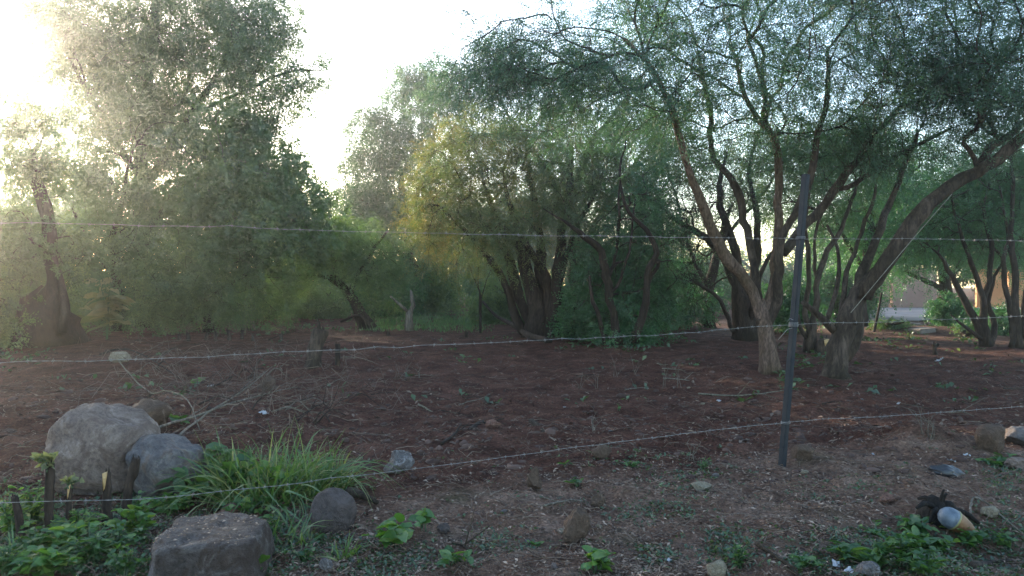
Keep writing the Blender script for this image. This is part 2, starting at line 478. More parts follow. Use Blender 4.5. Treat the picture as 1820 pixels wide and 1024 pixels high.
def sheet(name, pts, mat, dz, nu=24, nv=10):
    """a four-cornered sheet that follows the ground dz above it"""
    p = [np.asarray(q, float) for q in pts]
    u = np.linspace(0, 1, nu)[:, None, None]; v = np.linspace(0, 1, nv)[None, :, None]
    P = (p[0] * (1 - u) + p[1] * u) * (1 - v) + (p[3] * (1 - u) + p[2] * u) * v
    P = P[..., :2]
    w = 0.35 * np.stack([vnoise(P[..., 0] * .8, P[..., 1] * .8, 1), vnoise(P[..., 0] * .8, P[..., 1] * .8, 2)], -1)
    P = P + w
    Z = height(P[..., 0], P[..., 1]) + dz
    V = np.dstack([P, Z]).reshape(-1, 3)
    i = np.arange(nu - 1)[:, None] * nv; j = np.arange(nv - 1)[None, :]
    a, b, c, d = i + j, i + j + 1, i + nv + j + 1, i + nv + j
    T = np.stack([np.stack([a, b, c], -1), np.stack([a, c, d], -1)], -2).reshape(-1, 3)
    if np.cross(V[T[0, 1]] - V[T[0, 0]], V[T[0, 2]] - V[T[0, 0]])[2] < 0: T = T[:, ::-1]
    return place(name, mesh_from(name, V, T, mat, True), kind='structure')

def xy(px, d):
    return ((px - 910) / FPX * d, d)
sheet('road', [xy(1440, 25.5), xy(1960, 24.0), xy(1960, 35.4), xy(1440, 35.4)], M['road'], 0.05, 40, 30)

# far garden walls on the other side of the road
def wall(name, label, cat, mat, p0, p1, h, th=0.2):
    p0 = Vector(p0); p1 = Vector(p1)
    o = thing(name, label, cat, onground(p0.x, p0.y))
    d = (p1 - p0).normalized(); n = Vector((-d.y, d.x)) * th * 0.5
    L = (p1 - p0).length
    bm = bmesh.new()
    k = max(2, int(L / 1.8))
    for q in range(k):                       # rendered panels between shallow pilasters
        a = p0 + d * (L * q / k); b = p0 + d * (L * (q + 1) / k)
        for (s, e, g, hh) in ((a + d * .16, b - d * .16, 1.0, h), (a - d * .0, a + d * .155, 1.25, h + .04)):
            vs = [bm.verts.new((pt.x, pt.y, z)) for z in (-0.15, hh) for pt in (s - n * g, e - n * g, e + n * g, s + n * g)]
            for f in ((0, 1, 5, 4), (1, 2, 6, 5), (2, 3, 7, 6), (3, 0, 4, 7), (4, 5, 6, 7)):
                bm.faces.new([vs[i] for i in f])
    bmesh.ops.translate(bm, verts=bm.verts, vec=(-o.location.x, -o.location.y, 0))
    bmesh.ops.recalc_face_normals(bm, faces=bm.faces)
    me = bpy.data.meshes.new('masonry'); bm.to_mesh(me); bm.free(); me.materials.append(mat)
    place('masonry', me, o)
    # coping
    bm = bmesh.new()
    a = p0 - d * .1; b = p1 + d * .1
    vs = [bm.verts.new((pt.x, pt.y, z)) for z in (h + .043, h + .12) for pt in (a - n * 1.5, b - n * 1.5, b + n * 1.5, a + n * 1.5)]
    for f in ((3, 2, 1, 0), (0, 1, 5, 4), (1, 2, 6, 5), (2, 3, 7, 6), (3, 0, 4, 7), (4, 5, 6, 7)):
        bm.faces.new([vs[i] for i in f])
    bmesh.ops.translate(bm, verts=bm.verts, vec=(-o.location.x, -o.location.y, 0))
    me = bpy.data.meshes.new('coping'); bm.to_mesh(me); bm.free(); me.materials.append(mat)
    place('coping', me, o)
    return o
wall('garden_wall', 'low pinkish plaster wall beyond the pale road, seen under the leaning tree', 'wall', M['wall'], xy(1500, 36.2), xy(1668, 36.6), 1.7)
wall('garden_wall', 'orange plastered wall behind the thin dark stems at the right edge', 'wall', M['wall_orange'], xy(1735, 36.8), xy(1850, 36.2), 1.7)

# ------------------------------------------------------------------ haze: the air the low sun lights up
def build_haze():
    bm = bmesh.new()
    bmesh.ops.create_cube(bm, size=1.0)
    bmesh.ops.scale(bm, verts=bm.verts, vec=(230, 230, 17.5))
    bmesh.ops.translate(bm, verts=bm.verts, vec=(0, 0, -1.8 + 17.5 / 2))
    me = bpy.data.meshes.new('haze'); bm.to_mesh(me); bm.free()
    m, nt, out = new_mat('haze')
    v = N(nt, 'ShaderNodeVolumePrincipled')
    v.inputs['Color'].default_value = (0.95, 0.95, 0.95, 1)
    v.inputs['Density'].default_value = HAZE_DENSITY
    v.inputs['Anisotropy'].default_value = HAZE_G
    nt.links.new(v.outputs[0], out.inputs['Volume'])
    me.materials.append(m)
    return place('haze', me, kind='stuff')
HAZE_DENSITY, HAZE_G = 0.0022, 0.85
build_haze()

# ------------------------------------------------------------------ trees
LEAF_TRIS = 0
def fronds(rng, O, A, n_leaf, L, leaf_l, leaf_w, tint, broad=False):
    """pinnate leaves: O (N,3) base, A (N,3) axis, L (N,) length; each leaflet one small triangle (a broad leaf two)"""
    global LEAF_TRIS
    n = len(O)
    rnd = nrm(rng.normal(size=(n, 3)) * [1, 1, 0.55] + [0, 0, 0.25])
    S = nrm(np.cross(A, rnd))
    j = (np.arange(n_leaf) + 0.6) / n_leaf
    sgn = np.where(np.arange(n_leaf) % 2 == 0, 1.0, -1.0)
    B = O[:, None, :] + A[:, None, :] * (L[:, None] * j[None, :])[..., None]
    B = B + np.array([0, 0, -1.0]) * (0.22 * L[:, None] * (j ** 2)[None, :])[..., None]
    jit = rng.normal(size=(n, n_leaf, 3)) * 0.28
    D = nrm(S[:, None, :] * sgn[None, :, None] * 0.75 + A[:, None, :] * 0.9 + jit + np.array([0, 0, -0.12]))
    ll = leaf_l * (0.7 + 0.6 * rng.random((n, n_leaf)))
    W = nrm(np.cross(D, rnd[:, None, :] + 0.6 * jit)) * leaf_w * 0.5
    tip = B + D * ll[..., None]
    tt = np.clip(tint[:, None] + rng.normal(size=(n, n_leaf)) * 0.08, 0, 1)
    if broad:
        mid = B + D * (ll * 0.45)[..., None]
        V = np.stack([B, mid - W, tip, mid + W], 2).reshape(-1, 3)
        k = np.arange(n * n_leaf)[:, None] * 4
        T = np.concatenate([k + [0, 1, 2], k + [0, 2, 3]])
        a = np.repeat(tt.ravel(), 4)
    else:
        q = B + D * (ll * 0.3)[..., None]
        V = np.stack([q - W, q + W, tip], 2).reshape(-1, 3)
        T = np.arange(n * n_leaf * 3).reshape(-1, 3)
        a = np.repeat(tt.ravel(), 3)
    LEAF_TRIS += len(T)
    return V, T, a

def blob_pts(rng, blobs, n):
    """n points in a set of ellipsoids given where they stand: (px, py, rx_px, ry_px, depth, r_depth_m, weight)"""
    w = np.array([b[6] if len(b) > 6 else b[2] * b[3] for b in blobs], float)
    c = rng.choice(len(blobs), size=n, p=w / w.sum())
    out = np.zeros((n, 3))
    for i, k in enumerate(c):
        b = blobs[k]
        ctr = at(b[0], b[1], b[4]); s = b[4] / FPX
        v = rng.normal(size=3); v /= np.linalg.norm(v); v *= rng.random() ** (1 / 2.4) if rng.random() > 0.16 else 1.0 + 0.42 * rng.random()
        out[i] = (ctr.x + v[0] * b[2] * s, ctr.y + v[1] * b[5], ctr.z + v[2] * b[3] * s)
    return out

def tree(name, label, cat, base, limbs, blobs, n, leaf, bark, seed, group=None,
         twigs=6, twig_l=0.5, fr=7, nl=7, frond_l=0.15, leaf_l=0.042, leaf_w=0.014, droop=0.35,
         broad=False, bare=0.0, sides=9, tip=0.005, limb_name='limb', tint_c=0.5, tint_s=0.22,
         twig_tubes=True, min_attach=0.0, flare=0.5, tint_fn=None, lump=0.16, zmin=0.25, limb_bark=None):
    """limbs: list of [(px, py, depth, radius), ...] polylines, the first is the trunk; blobs: where the crown hangs"""
    rng = np.random.default_rng(seed)
    base = Vector(base)
    root = thing(name, label, cat, base, group)
    P, Tn, R, Ln, par, Lk = [], [], [], [], [], []
    for li, lb in enumerate(limbs):
        pr = []
        for q in lb:
            if isinstance(q[0], Vector): pr.append((*q[0], q[1]))
            else:
                v = at(q[0], q[1], q[2]); pr.append((v.x, v.y, v.z, q[3]))
        pr = np.array(pr)
        seg = np.linalg.norm(np.diff(pr[:, :3], axis=0), axis=1).sum()
        k = max(4, int(seg / (0.16 if li < 12 else 0.25)))
        pts = smooth_path(pr, k)
        wob = np.cumsum(rng.normal(size=(k, 3)) * 0.019, axis=0); wob -= np.linspace(0, 1, k)[:, None] * wob[-1]
        pts[:, :3] += wob * min(1, seg / 2)
        if li == 0 and k > 6: pts[-4:, 3] *= [.92, .78, .55, .25]
        pts[:, 3] *= 1 + 0.10 * np.interp(np.arange(k), np.linspace(0, k, max(4, k // 3)), rng.normal(size=max(4, k // 3)))
        acc = Acc()
        limb_mesh(acc, pts[:, :3], pts[:, 3], sides, lump, rng, True, flare if li == 0 else 0)
        acc.build('trunk' if li == 0 else limb_name, bark if li == 0 or limb_bark is None or li in (1, 3) else limb_bark, root, base, smooth=True)
        tan = nrm(np.gradient(pts[:, :3], axis=0))
        L = 0.0
        for i in range(k):
            if i: L += np.linalg.norm(pts[i, :3] - pts[i - 1, :3])
            if pts[i, 2] - base.z < min_attach: continue
            P.append(pts[i, :3]); Tn.append(tan[i]); R.append(pts[i, 3]); Ln.append(L * 0.6); par.append(-1)
    nfix = len(P)
    tg = blob_pts(rng, blobs, n)
    tg = tg[tg[:, 2] > zmin]
    n = len(tg)
    PA = np.zeros((nfix + n * 14, 3)); TA = np.zeros_like(PA); LA = np.zeros(len(PA)); cnt = nfix
    PA[:nfix] = P; TA[:nfix] = Tn; LA[:nfix] = Ln
    parent = np.full(len(PA), -1); RA = np.zeros(len(PA)); RA[:nfix] = R
    dmin = np.array([np.min(np.linalg.norm(PA[:nfix] - t, axis=1)) for t in tg])
    chains = []
    for ti in np.argsort(dmin):
        t = tg[ti]
        dv = t - PA[:cnt]; ds = np.linalg.norm(dv, axis=1)
        cs = np.einsum('ij,ij->i', dv, TA[:cnt]) / np.maximum(ds, 1e-6)
        cost = ds * (1 + 0.55 * (1 - cs)) + 0.16 * LA[:cnt]
        i = int(np.argmin(cost)); d = ds[i]
        if d < 0.05: continue
        m = int(min(12, max(3, round(d / 0.22))))
        dr = dv[i] / d
        p1 = PA[i] + (0.6 * TA[i] + 0.5 * dr + [0, 0, 0.12]) * d * 0.5
        s = np.linspace(0, 1, m + 1)[:, None]
        pts = (1 - s) ** 2 * PA[i] + 2 * s * (1 - s) * p1 + s ** 2 * t
        pts[1:-1] += rng.normal(size=(m - 1, 3)) * 0.025 * min(1.0, d)
        tn = nrm(np.gradient(pts, axis=0))
        idx = [i]
        for q in range(1, m + 1):
            if cnt >= len(PA): break
            PA[cnt] = pts[q]; TA[cnt] = tn[q]; LA[cnt] = LA[idx[-1]] + d / m; parent[cnt] = idx[-1]
            idx.append(cnt); cnt += 1
        chains.append(idx)
    # pipe model: a branch is as thick as what it carries
    load = np.zeros(cnt)
    for ch in chains: load[ch[-1]] += 1
    for q in range(cnt - 1, nfix - 1, -1):
        if parent[q] >= nfix: load[parent[q]] += load[q]
    RA[nfix:cnt] = tip * np.maximum(load[nfix:cnt], 1) ** 0.46
    K = 4
    BP = np.zeros((len(chains), K, 3)); BR = np.zeros((len(chains), K))
    for c, ch in enumerate(chains):
        pp = PA[ch]; rr = RA[ch].copy()
        rr[0] = min(rr[1] * 1.15, RA[ch[0]] * 0.8)
        s = np.linspace(0, len(ch) - 1, K)
        for a in range(3): BP[c, :, a] = np.interp(s, np.arange(len(ch)), pp[:, a])
        BR[c] = np.interp(s, np.arange(len(ch)), rr)
    acc = Acc()
    if len(chains): acc.add(*tubes(BP, BR, 4 if twig_tubes else 3))
    # twigs at every tip and along the outer half of each branch
    ends = np.array([[*PA[c[-1]], *TA[c[-1]]] for c in chains])
    mids = np.array([[*PA[c[len(c) // 2]], *TA[c[len(c) // 2]]] for c in chains])
    E = np.concatenate([np.repeat(ends, twigs, 0), np.repeat(mids, max(1, twigs // 3), 0)])
    cid = np.concatenate([np.repeat(np.arange(len(chains)), twigs), np.repeat(np.arange(len(chains)), max(1, twigs // 3))])
    nt = len(E)
    O = E[:, :3]
    rv = nrm(rng.normal(size=(nt, 3)))
    D = nrm(E[:, 3:] * 0.75 + rv * 0.9 + [0, 0, 0.05])
    TL = twig_l * (0.5 + rng.random(nt))
    s = np.linspace(0, 1, 4)
    TP = O[:, None, :] + D[:, None, :] * (TL[:, None] * s)[..., None] + np.array([0, 0, -1.0]) * (droop * TL[:, None] * s ** 2)[..., None]
    if twig_tubes:
        ne = len(ends) * twigs
        TR = np.broadcast_to(tip * 0.6 * (1 - 0.6 * s[[0, 3]]), (ne, 2))
        acc.add(*tubes(TP[:ne][:, [0, 3]], TR, 3))
    acc.build('branches', limb_bark or bark, root, base, smooth=True, kind='stuff')
    if bare < 1.0 and fr > 0:
        ctint = np.clip(tint_c + rng.normal(size=len(chains)) * tint_s, 0, 1)
        u = 0.12 + 0.88 * rng.random((nt, fr))
        f = u[..., None] * 3; i0 = np.clip(f.astype(int), 0, 2); fr_ = f - i0
        ii = i0[..., 0]
        ar = np.arange(nt)[:, None]
        FO = TP[ar, ii] * (1 - fr_) + TP[ar, ii + 1] * fr_
        FD = TP[ar, ii + 1] - TP[ar, ii]
        FO = FO.reshape(-1, 3); FD = nrm(FD.reshape(-1, 3))
        FA = nrm(FD * 0.55 + nrm(rng.normal(size=FO.shape)) * 0.8 + [0, 0, -droop * 0.4])
        ft = ctint[np.repeat(cid, fr)]
        if tint_fn is not None: ft = tint_fn(FO, ft, rng)
        keep = rng.random(len(FO)) >= bare
        # crowns go on above and beside the frame, with fewer leaves there
        fx = FO[:, 0] / FO[:, 1] * FPX + 910; fy = 490 - (FO[:, 2] - EYE) / FO[:, 1] * FPX
        outside = (fy < -40) | (fx < -60) | (fx > 1880)
        keep &= ~(outside & (rng.random(len(FO)) > 0.2))
        FO, FA, ft = FO[keep], FA[keep], ft[keep]
        FL = frond_l * (0.6 + 0.8 * rng.random(len(FO)))
        V, T, a = fronds(rng, FO, FA, nl, FL, leaf_l, leaf_w, ft, broad)
        acc = Acc(); acc.V.append(V); acc.T.append(T); acc.A.append(a); acc.n = len(V)
        acc.build('crown', leaf, root, base, kind='stuff')
    return root

# --- the two forked trees on the right -------------------------------------------------
dA = gnd(1365, 664).y
b = gnd(1365, 664)
tree('forked_tree', 'pale brown smooth trunk that forks low into five limbs, left of the steel fence post', 'tree', b,
     [[(1367, 672, dA, .185), (1365, 640, dA, .160), (1360, 600, dA, .150), (1357, 575, dA, .158), (1356, 555, dA, .15), (1356, 530, dA, .08)],
      [(1357, 590, dA, .10), (1351, 568, dA, .112), (1341, 535, dA, .108), (1318, 490, dA, .098), (1290, 446, dA - .1, .09), (1268, 405, dA - .2, .08), (1245, 335, dA - .4, .072), (1217, 262, dA - .6, .062), (1195, 195, dA - .9, .052), (1165, 130, dA - 1.2, .04), (1110, 70, dA - 1.6, .028)],
      [(1357, 585, dA, .07), (1352, 562, dA, .085), (1345, 525, dA + .15, .078), (1336, 470, dA + .3, .07), (1322, 400, dA + .5, .065), (1308, 330, dA + .6, .06), (1270, 275, dA + .8, .05), (1262, 190, dA + 1, .04), (1240, 90, dA + 1.2, .026)],
      [(1360, 588, dA, .09), (1363, 562, dA, .10), (1370, 520, dA, .095), (1378, 460, dA, .088), (1382, 390, dA, .075), (1381, 300, dA, .064), (1372, 232, dA - .1, .052), (1332, 185, dA - .3, .04), (1310, 100, dA - .5, .028)],
      [(1361, 590, dA, .08), (1368, 566, dA, .095), (1382, 530, dA - .1, .088), (1388, 470, dA - .2, .08), (1398, 420, dA - .25, .07), (1432, 350, dA - .4, .055), (1468, 205, dA - .6, .04), (1470, 90, dA - .8, .026)],
      [(1388, 450, dA - .1, .075), (1420, 415, dA + .2, .075), (1455, 372, dA + .3, .072), (1488, 330, dA + .3, .066), (1525, 285, dA + .2, .056), (1560, 238, dA, .048), (1612, 188, dA - .1, .038), (1690, 165, dA - .3, .028), (1760, 140, dA - .5, .02)],
      [(1488, 333, dA + .3, .05), (1530, 322, dA + .4, .045), (1565, 296, dA + .5, .04), (1612, 268, dA + .5, .033), (1690, 228, dA + .6, .022)],
      [(1378, 243, dA, .04), (1345, 215, dA + .2, .033), (1318, 160, dA + .3, .024)]],
     [(870, 120, 80, 45, 11.4, .8), (980, 90, 130, 70, 11.2, 1.2), (1010, 170, 120, 55, 12, 1.2), (1130, 130, 120, 100, 11.2, 1.4), (1230, 50, 150, 90, 11.5, 1.6), (1370, 110, 140, 100, 11.4, 1.6), (1500, 130, 130, 110, 12, 1.6),
      (1600, 150, 110, 80, 11.6, 1.2), (1240, 215, 120, 60, 12.5, 1.2, 5000), (1460, 250, 120, 55, 12.6, 1.0, 5000), (1250, -80, 330, 90, 11.5, 2.0, 30000), (1500, -60, 200, 90, 11.5, 1.6, 14000)],
     720, M['leaf_grey'], M['bark_smooth'], 21, limb_bark=M['bark'], twigs=6, twig_l=.55, fr=6, nl=7, leaf_l=.064, leaf_w=.0135, min_attach=1.9, lump=.10, tip=.0046, sides=12, flare=.12)

dB = gnd(1490, 668).y
b = gnd(1490, 668)
tree('leaning_tree', 'rough trunk leaning right with a long sloping limb, right of the steel fence post', 'tree', b,
     [[(1489, 676, dB, .215), (1490, 640, dB, .185), (1500, 600, dB, .19), (1512, 565, dB, .20), (1524, 540, dB, .175), (1548, 500, dB, .145), (1572, 462, dB, .13)],
      [(1530, 530, dB, .12), (1560, 485, dB - .1, .115), (1596, 430, dB - .2, .106), (1632, 380, dB - .3, .098), (1676, 334, dB - .4, .09), (1740, 297, dB - .5, .09), (1800, 255, dB - .6, .08), (1850, 205, dB - .8, .065), (1900, 120, dB - 1, .045)],
      [(1738, 298, dB - .45, .06), (1768, 255, dB - .2, .055), (1812, 222, dB, .05), (1880, 150, dB + .3, .035)],
      [(1508, 575, dB, .10), (1516, 530, dB + .2, .09), (1530, 480, dB + .3, .075), (1560, 410, dB + .5, .06), (1590, 340, dB + .8, .045), (1630, 240, dB + 1.0, .03)],
      [(1496, 600, dB, .06), (1474, 578, dB + .05, .055), (1446, 552, dB + .1, .05), (1425, 536, dB + .15, .043)],
      [(1490, 585, dB + .1, .045), (1500, 520, dB + .3, .042), (1518, 455, dB + .5, .036), (1540, 400, dB + .6, .03), (1556, 330, dB + .8, .02)],
      [(1500, 640, dB, .10), (1516, 605, dB + .1, .12), (1521, 575, dB + .12, .125), (1521, 562, dB + .12, .11)],
      [(1470, 575, dB + .3, .04), (1482, 530, dB + .5, .037), (1490, 470, dB + .6, .03), (1470, 400, dB + .8, .02)]],
     [(1700, 110, 130, 90, 11.2, 1.3), (1800, 90, 120, 120, 10.8, 1.3), (1790, 190, 70, 60, 11.5, 1.0, 3500), (1640, 210, 110, 55, 12.3, 1.0, 4000), (1560, 270, 80, 50, 12.5, .8, 2200), (1700, -60, 250, 90, 11, 1.6, 22000), (1900, 60, 120, 150, 10.8, 1.5)],
     480, M['leaf_grey'], M['bark'], 22, twigs=6, twig_l=.55, fr=6, nl=7, leaf_l=.064, leaf_w=.0135, min_attach=2.0, tip=.0046, sides=12, lump=.22, flare=.15)

# --- thin trees behind them ------------------------------------------------------------
def stems(base_px, base_py, tops, d, r0, r1=None, wob=0.0, seed=0):
    """a fan of stems from one root: list of limb polylines in pixels"""
    rg = random.Random(seed)
    out = []
    for t in tops:
        pts = [(base_px + t[0][0], base_py, d, r0 * t[1])]
        n = len(t[2])
        for i, q in enumerate(t[2]):
            pts.append((q[0], q[1], d + (t[3] if len(t) > 3 else 0) * (i + 1) / n, max(0.012, r0 * t[1] * (1 - 0.75 * (i + 1) / n))))
        out.append(pts)
    return out

b = gnd(1442, 627); d = b.y
tree('slender_tree', 'slender grey many-stemmed tree standing between the steel fence post and the leaning trunk', 'tree', b,
     [[(1440, 632, d, .10), (1441, 600, d, .085), (1446, 570, d, .07)],
      [(1442, 600, d, .06), (1448, 540, d, .055), (1464, 470, d + .2, .05), (1500, 400, d + .3, .04), (1530, 320, d + .5, .03), (1545, 240, d + .6, .02)],
      [(1440, 600, d, .055), (1436, 540, d, .05), (1440, 460, d - .1, .045), (1430, 380, d, .035), (1450, 280, d, .022)],
      [(1444, 590, d, .045), (1452, 520, d + .3, .04), (1448, 440, d + .3, .03), (1480, 330, d + .6, .02)],
      [(1438, 605, d, .05), (1422, 585, d - .1, .045), (1418, 560, d - .1, .03)]],
     [(1450, 280, 110, 70, 16, 1.2), (1400, 340, 90, 45, 16, 1.0, 2500), (1530, 250, 70, 70, 16, 1.0), (1480, 380, 70, 40, 16.4, .8, 1500)],
     190, M['leaf_mid'], M['bark'], 23, twigs=5, fr=6, nl=7, leaf_l=.05, leaf_w=.016, min_attach=1.2)

b = gnd(1325, 603); d = b.y
tree('gnarled_tree', 'dark gnarled half-dead tree with a tangle of bare twigs, behind the forked trunk', 'tree', b,
     [[(1326, 608, d, .30), (1322, 575, d, .26), (1314, 530, d, .22), (1306, 490, d, .17)],
      [(1312, 520, d, .13), (1290, 470, d, .11), (1262, 430, d - .2, .085), (1225, 405, d - .4, .06), (1190, 385, d - .5, .035)],
      [(1318, 520, d, .12), (1312, 460, d, .10), (1296, 400, d, .085), (1286, 330, d + .2, .06), (1292, 270, d + .3, .03)],
      [(1330, 540, d, .12), (1340, 470, d + .2, .10), (1345, 400, d + .3, .075), (1332, 310, d + .3, .05), (1350, 230, d + .3, .03)],
      [(1306, 590, d, .06), (1285, 545, d - .3, .05), (1255, 510, d - .5, .04), (1215, 490, d - .6, .025)],
      [(1335, 590, d, .09), (1342, 540, d - .3, .07), (1352, 480, d - .3, .05), (1400, 400, d, .03)]],
     [(1225, 430, 60, 70, 18.0, 1.0), (1200, 380, 60, 60, 18.2, 1.0), (1250, 490, 50, 50, 17.8, 1.0, 1800), (1300, 330, 70, 60, 18.5, 1.0, 2500), (1270, 390, 50, 60, 18, 1)],
     260, M['leaf_mid'], M['bark_dark'], 24, twigs=7, twig_l=.7, fr=4, nl=5, bare=.93, leaf_l=.05, leaf_w=.02, droop=.1, min_attach=.5, tip=.006)

# --- centre clump ------------------------------------------------------------------------
b = gnd(958, 600); d = b.y
def yellowing(FO, ft, rng):
    x = FO[:, 0] / FO[:, 1] * FPX + 910
    return np.clip(ft + 0.20 * (1 - sstep(740, 980, x)) - 0.20 * sstep(900, 1100, x), 0, 1)
tree('clumped_tree', 'wide clump of dark trunks with yellowing leaves, in the middle of the clearing', 'tree', b,
     [[(962, 606, d, .26), (958, 578, d, .22), (948, 540, d, .18), (936, 490, d, .145), (922, 430, d, .115), (905, 370, d, .08), (895, 310, d, .04)],
      [(985, 604, d - .4, .20), (987, 570, d - .4, .18), (990, 520, d - .4, .16), (996, 460, d - .4, .13), (1000, 400, d - .3, .10), (1010, 330, d - .2, .08), (1015, 250, d, .04)],
      [(930, 592, d + .1, .12), (912, 560, d, .11), (900, 520, d, .10), (880, 480, d - .1, .085), (858, 452, d - .2, .07), (820, 410, d - .3, .04), (785, 370, d - .4, .025)],
      [(945, 585, d + .3, .16), (926, 530, d + .3, .14), (912, 470, d + .3, .12), (890, 410, d + .3, .09), (865, 340, d + .3, .05), (850, 280, d + .3, .03)],
      [(962, 580, d + .3, .17), (965, 520, d + .3, .15), (962, 450, d + .3, .12), (955, 370, d + .3, .09), (940, 290, d + .3, .05), (935, 230, d + .3, .025)],
      [(975, 560, d - .1, .13), (972, 500, d - .1, .11), (945, 455, d - .2, .09), (920, 400, d - .3, .06), (900, 340, d - .4, .035)],
      [(990, 520, d - .3, .10), (1000, 470, d - .4, .085), (1020, 410, d - .5, .06), (1050, 350, d - .5, .04), (1075, 300, d - .4, .02)]],
     [(800, 330, 65, 65, 18.5, 1.2), (780, 370, 45, 45, 18.4, .9), (860, 420, 70, 45, 18.6, 1.2), (860, 290, 90, 60, 18.3, 1.5), (940, 260, 90, 50, 18.5, 1.5), (1020, 320, 90, 70, 18.3, 1.4), (880, 380, 120, 55, 18.4, 1.6), (790, 400, 55, 50, 18.3, .9), (970, 400, 90, 45, 18, 1.3, 3500), (1080, 290, 60, 60, 18.2, 1.0), (830, 240, 55, 40, 18.8, .8)],
     480, M['leaf_yellow'], M['bark_dark'], 25, twigs=6, twig_l=.55, fr=6, nl=7, frond_l=.17, leaf_l=.072, leaf_w=.017, min_attach=1.4, tint_c=.38, tint_s=.27, tint_fn=yellowing, lump=.22)

b = gnd(1112, 612); d = b.y
tree('leafy_shrub_tree', 'bushy green tree on two thin curving stems, right of the dark trunk clump', 'tree', b,
     [[(1100, 615, d, .10), (1095, 585, d, .09), (1085, 540, d, .085), (1082, 500, d, .08), (1072, 455, d - .1, .07), (1050, 425, d - .2, .06), (1010, 395, d - .3, .04), (965, 370, d - .4, .02)],
      [(1128, 612, d - .2, .085), (1138, 580, d - .2, .08), (1148, 540, d - .2, .075), (1150, 490, d - .2, .07), (1164, 455, d - .2, .06), (1150, 420, d - .2, .05), (1120, 380, d - .2, .04), (1105, 320, d - .2, .025), (1112, 250, d - .2, .015)],
      [(1082, 500, d, .045), (1092, 470, d + .1, .04), (1100, 425, d + .1, .035), (1104, 370, d + .1, .025), (1100, 300, d + .1, .014)],
      [(1084, 530, d, .035), (1110, 490, d - .1, .03), (1124, 430, d - .1, .025), (1130, 350, d, .014)],
      [(1160, 465, d - .2, .045), (1172, 470, d, .04), (1152, 510, d, .04), (1145, 560, d - .1, .04)],
      [(1075, 612, d - .3, .05), (1068, 570, d - .4, .045), (1055, 530, d - .5, .035), (1048, 490, d - .6, .02)]],
     [(1110, 420, 70, 60, 17.0, 1.0), (1100, 520, 60, 60, 17.2, 1.0), (1140, 360, 50, 60, 17, .9), (1060, 480, 50, 50, 17.2, .9), (1150, 520, 50, 60, 17.3, .8), (1180, 420, 35, 40, 17.2, .6), (1110, 585, 60, 25, 16.8, .8, 1500)],
     270, M['leaf_deep'], M['bark_dark'], 26, twigs=5, fr=6, nl=6, leaf_l=.075, leaf_w=.019, min_attach=.5, lump=.15)

# --- tall trees behind the centre --------------------------------------------------------
b = onground(*xy(1030, 24.5)); d = 24.5
tree('tall_tree', 'tall blue-green tree rising behind the yellowing clump', 'tree', b,
     [[(1030, 585, d, .26), (1028, 500, d, .22), (1020, 400, d, .18), (1000, 300, d, .13)],
      [(1018, 400, d, .10), (960, 290, d, .08), (900, 200, d, .04)], [(1010, 350, d, .10), (1060, 250, d, .07), (1120, 170, d, .035)],
      [(1025, 450, d, .09), (1090, 340, d + 1, .07), (1160, 250, d + 1, .035)]],
     [(880, 180, 100, 60, 24, 2), (980, 170, 110, 80, 24.5, 2), (1090, 200, 100, 80, 24.5, 2), (1000, 270, 120, 60, 25, 2), (1150, 260, 70, 70, 25, 1.6), (830, 170, 60, 40, 24, 1.2), (880, 110, 60, 40, 24, 1.2), (800, 120, 40, 25, 24, .8, 1100), (1090, 320, 80, 60, 25, 1.6)],
     370, M['leaf_far'], M['bark_dark'], 27, twigs=6, twig_l=.75, fr=5, nl=5, frond_l=.22, leaf_l=.12, leaf_w=.034, droop=.5, twig_tubes=False)

b = onground(*xy(735, 29)); d = 29
tree('weeping_tree', 'tall drooping blue-grey tree against the white sky, left of the yellowing clump', 'tree', b,
     [[(735, 565, d, .30), (732, 480, d, .26), (722, 390, d, .20), (712, 300, d, .13)],
      [(728, 440, d, .11), (690, 340, d, .08), (660, 260, d, .04)], [(722, 390, d, .11), (760, 290, d, .07), (780, 200, d, .035)],
      [(730, 470, d, .09), (670, 410, d - .5, .06), (640, 380, d - 1, .03)]],
     [(700, 240, 65, 65, 29, 2), (735, 180, 50, 40, 29, 1.6), (665, 300, 45, 60, 29, 1.6), (730, 320, 75, 70, 29, 2), (790, 230, 60, 70, 29.5, 2), (690, 390, 65, 50, 28.5, 1.6), (648, 370, 35, 40, 28.5, 1.2), (735, 140, 40, 30, 29, .8, 1800), (770, 160, 50, 40, 29, 1.2), (640, 320, 40, 50, 28.6, 1.2), (660, 210, 35, 40, 29, 1.0), (760, 380, 60, 60, 29, 1.4)],
     400, M['leaf_far'], M['bark_dark'], 28, twigs=6, twig_l=.95, fr=6, nl=5, frond_l=.24, leaf_l=.15, leaf_w=.036, droop=.95, twig_tubes=False)

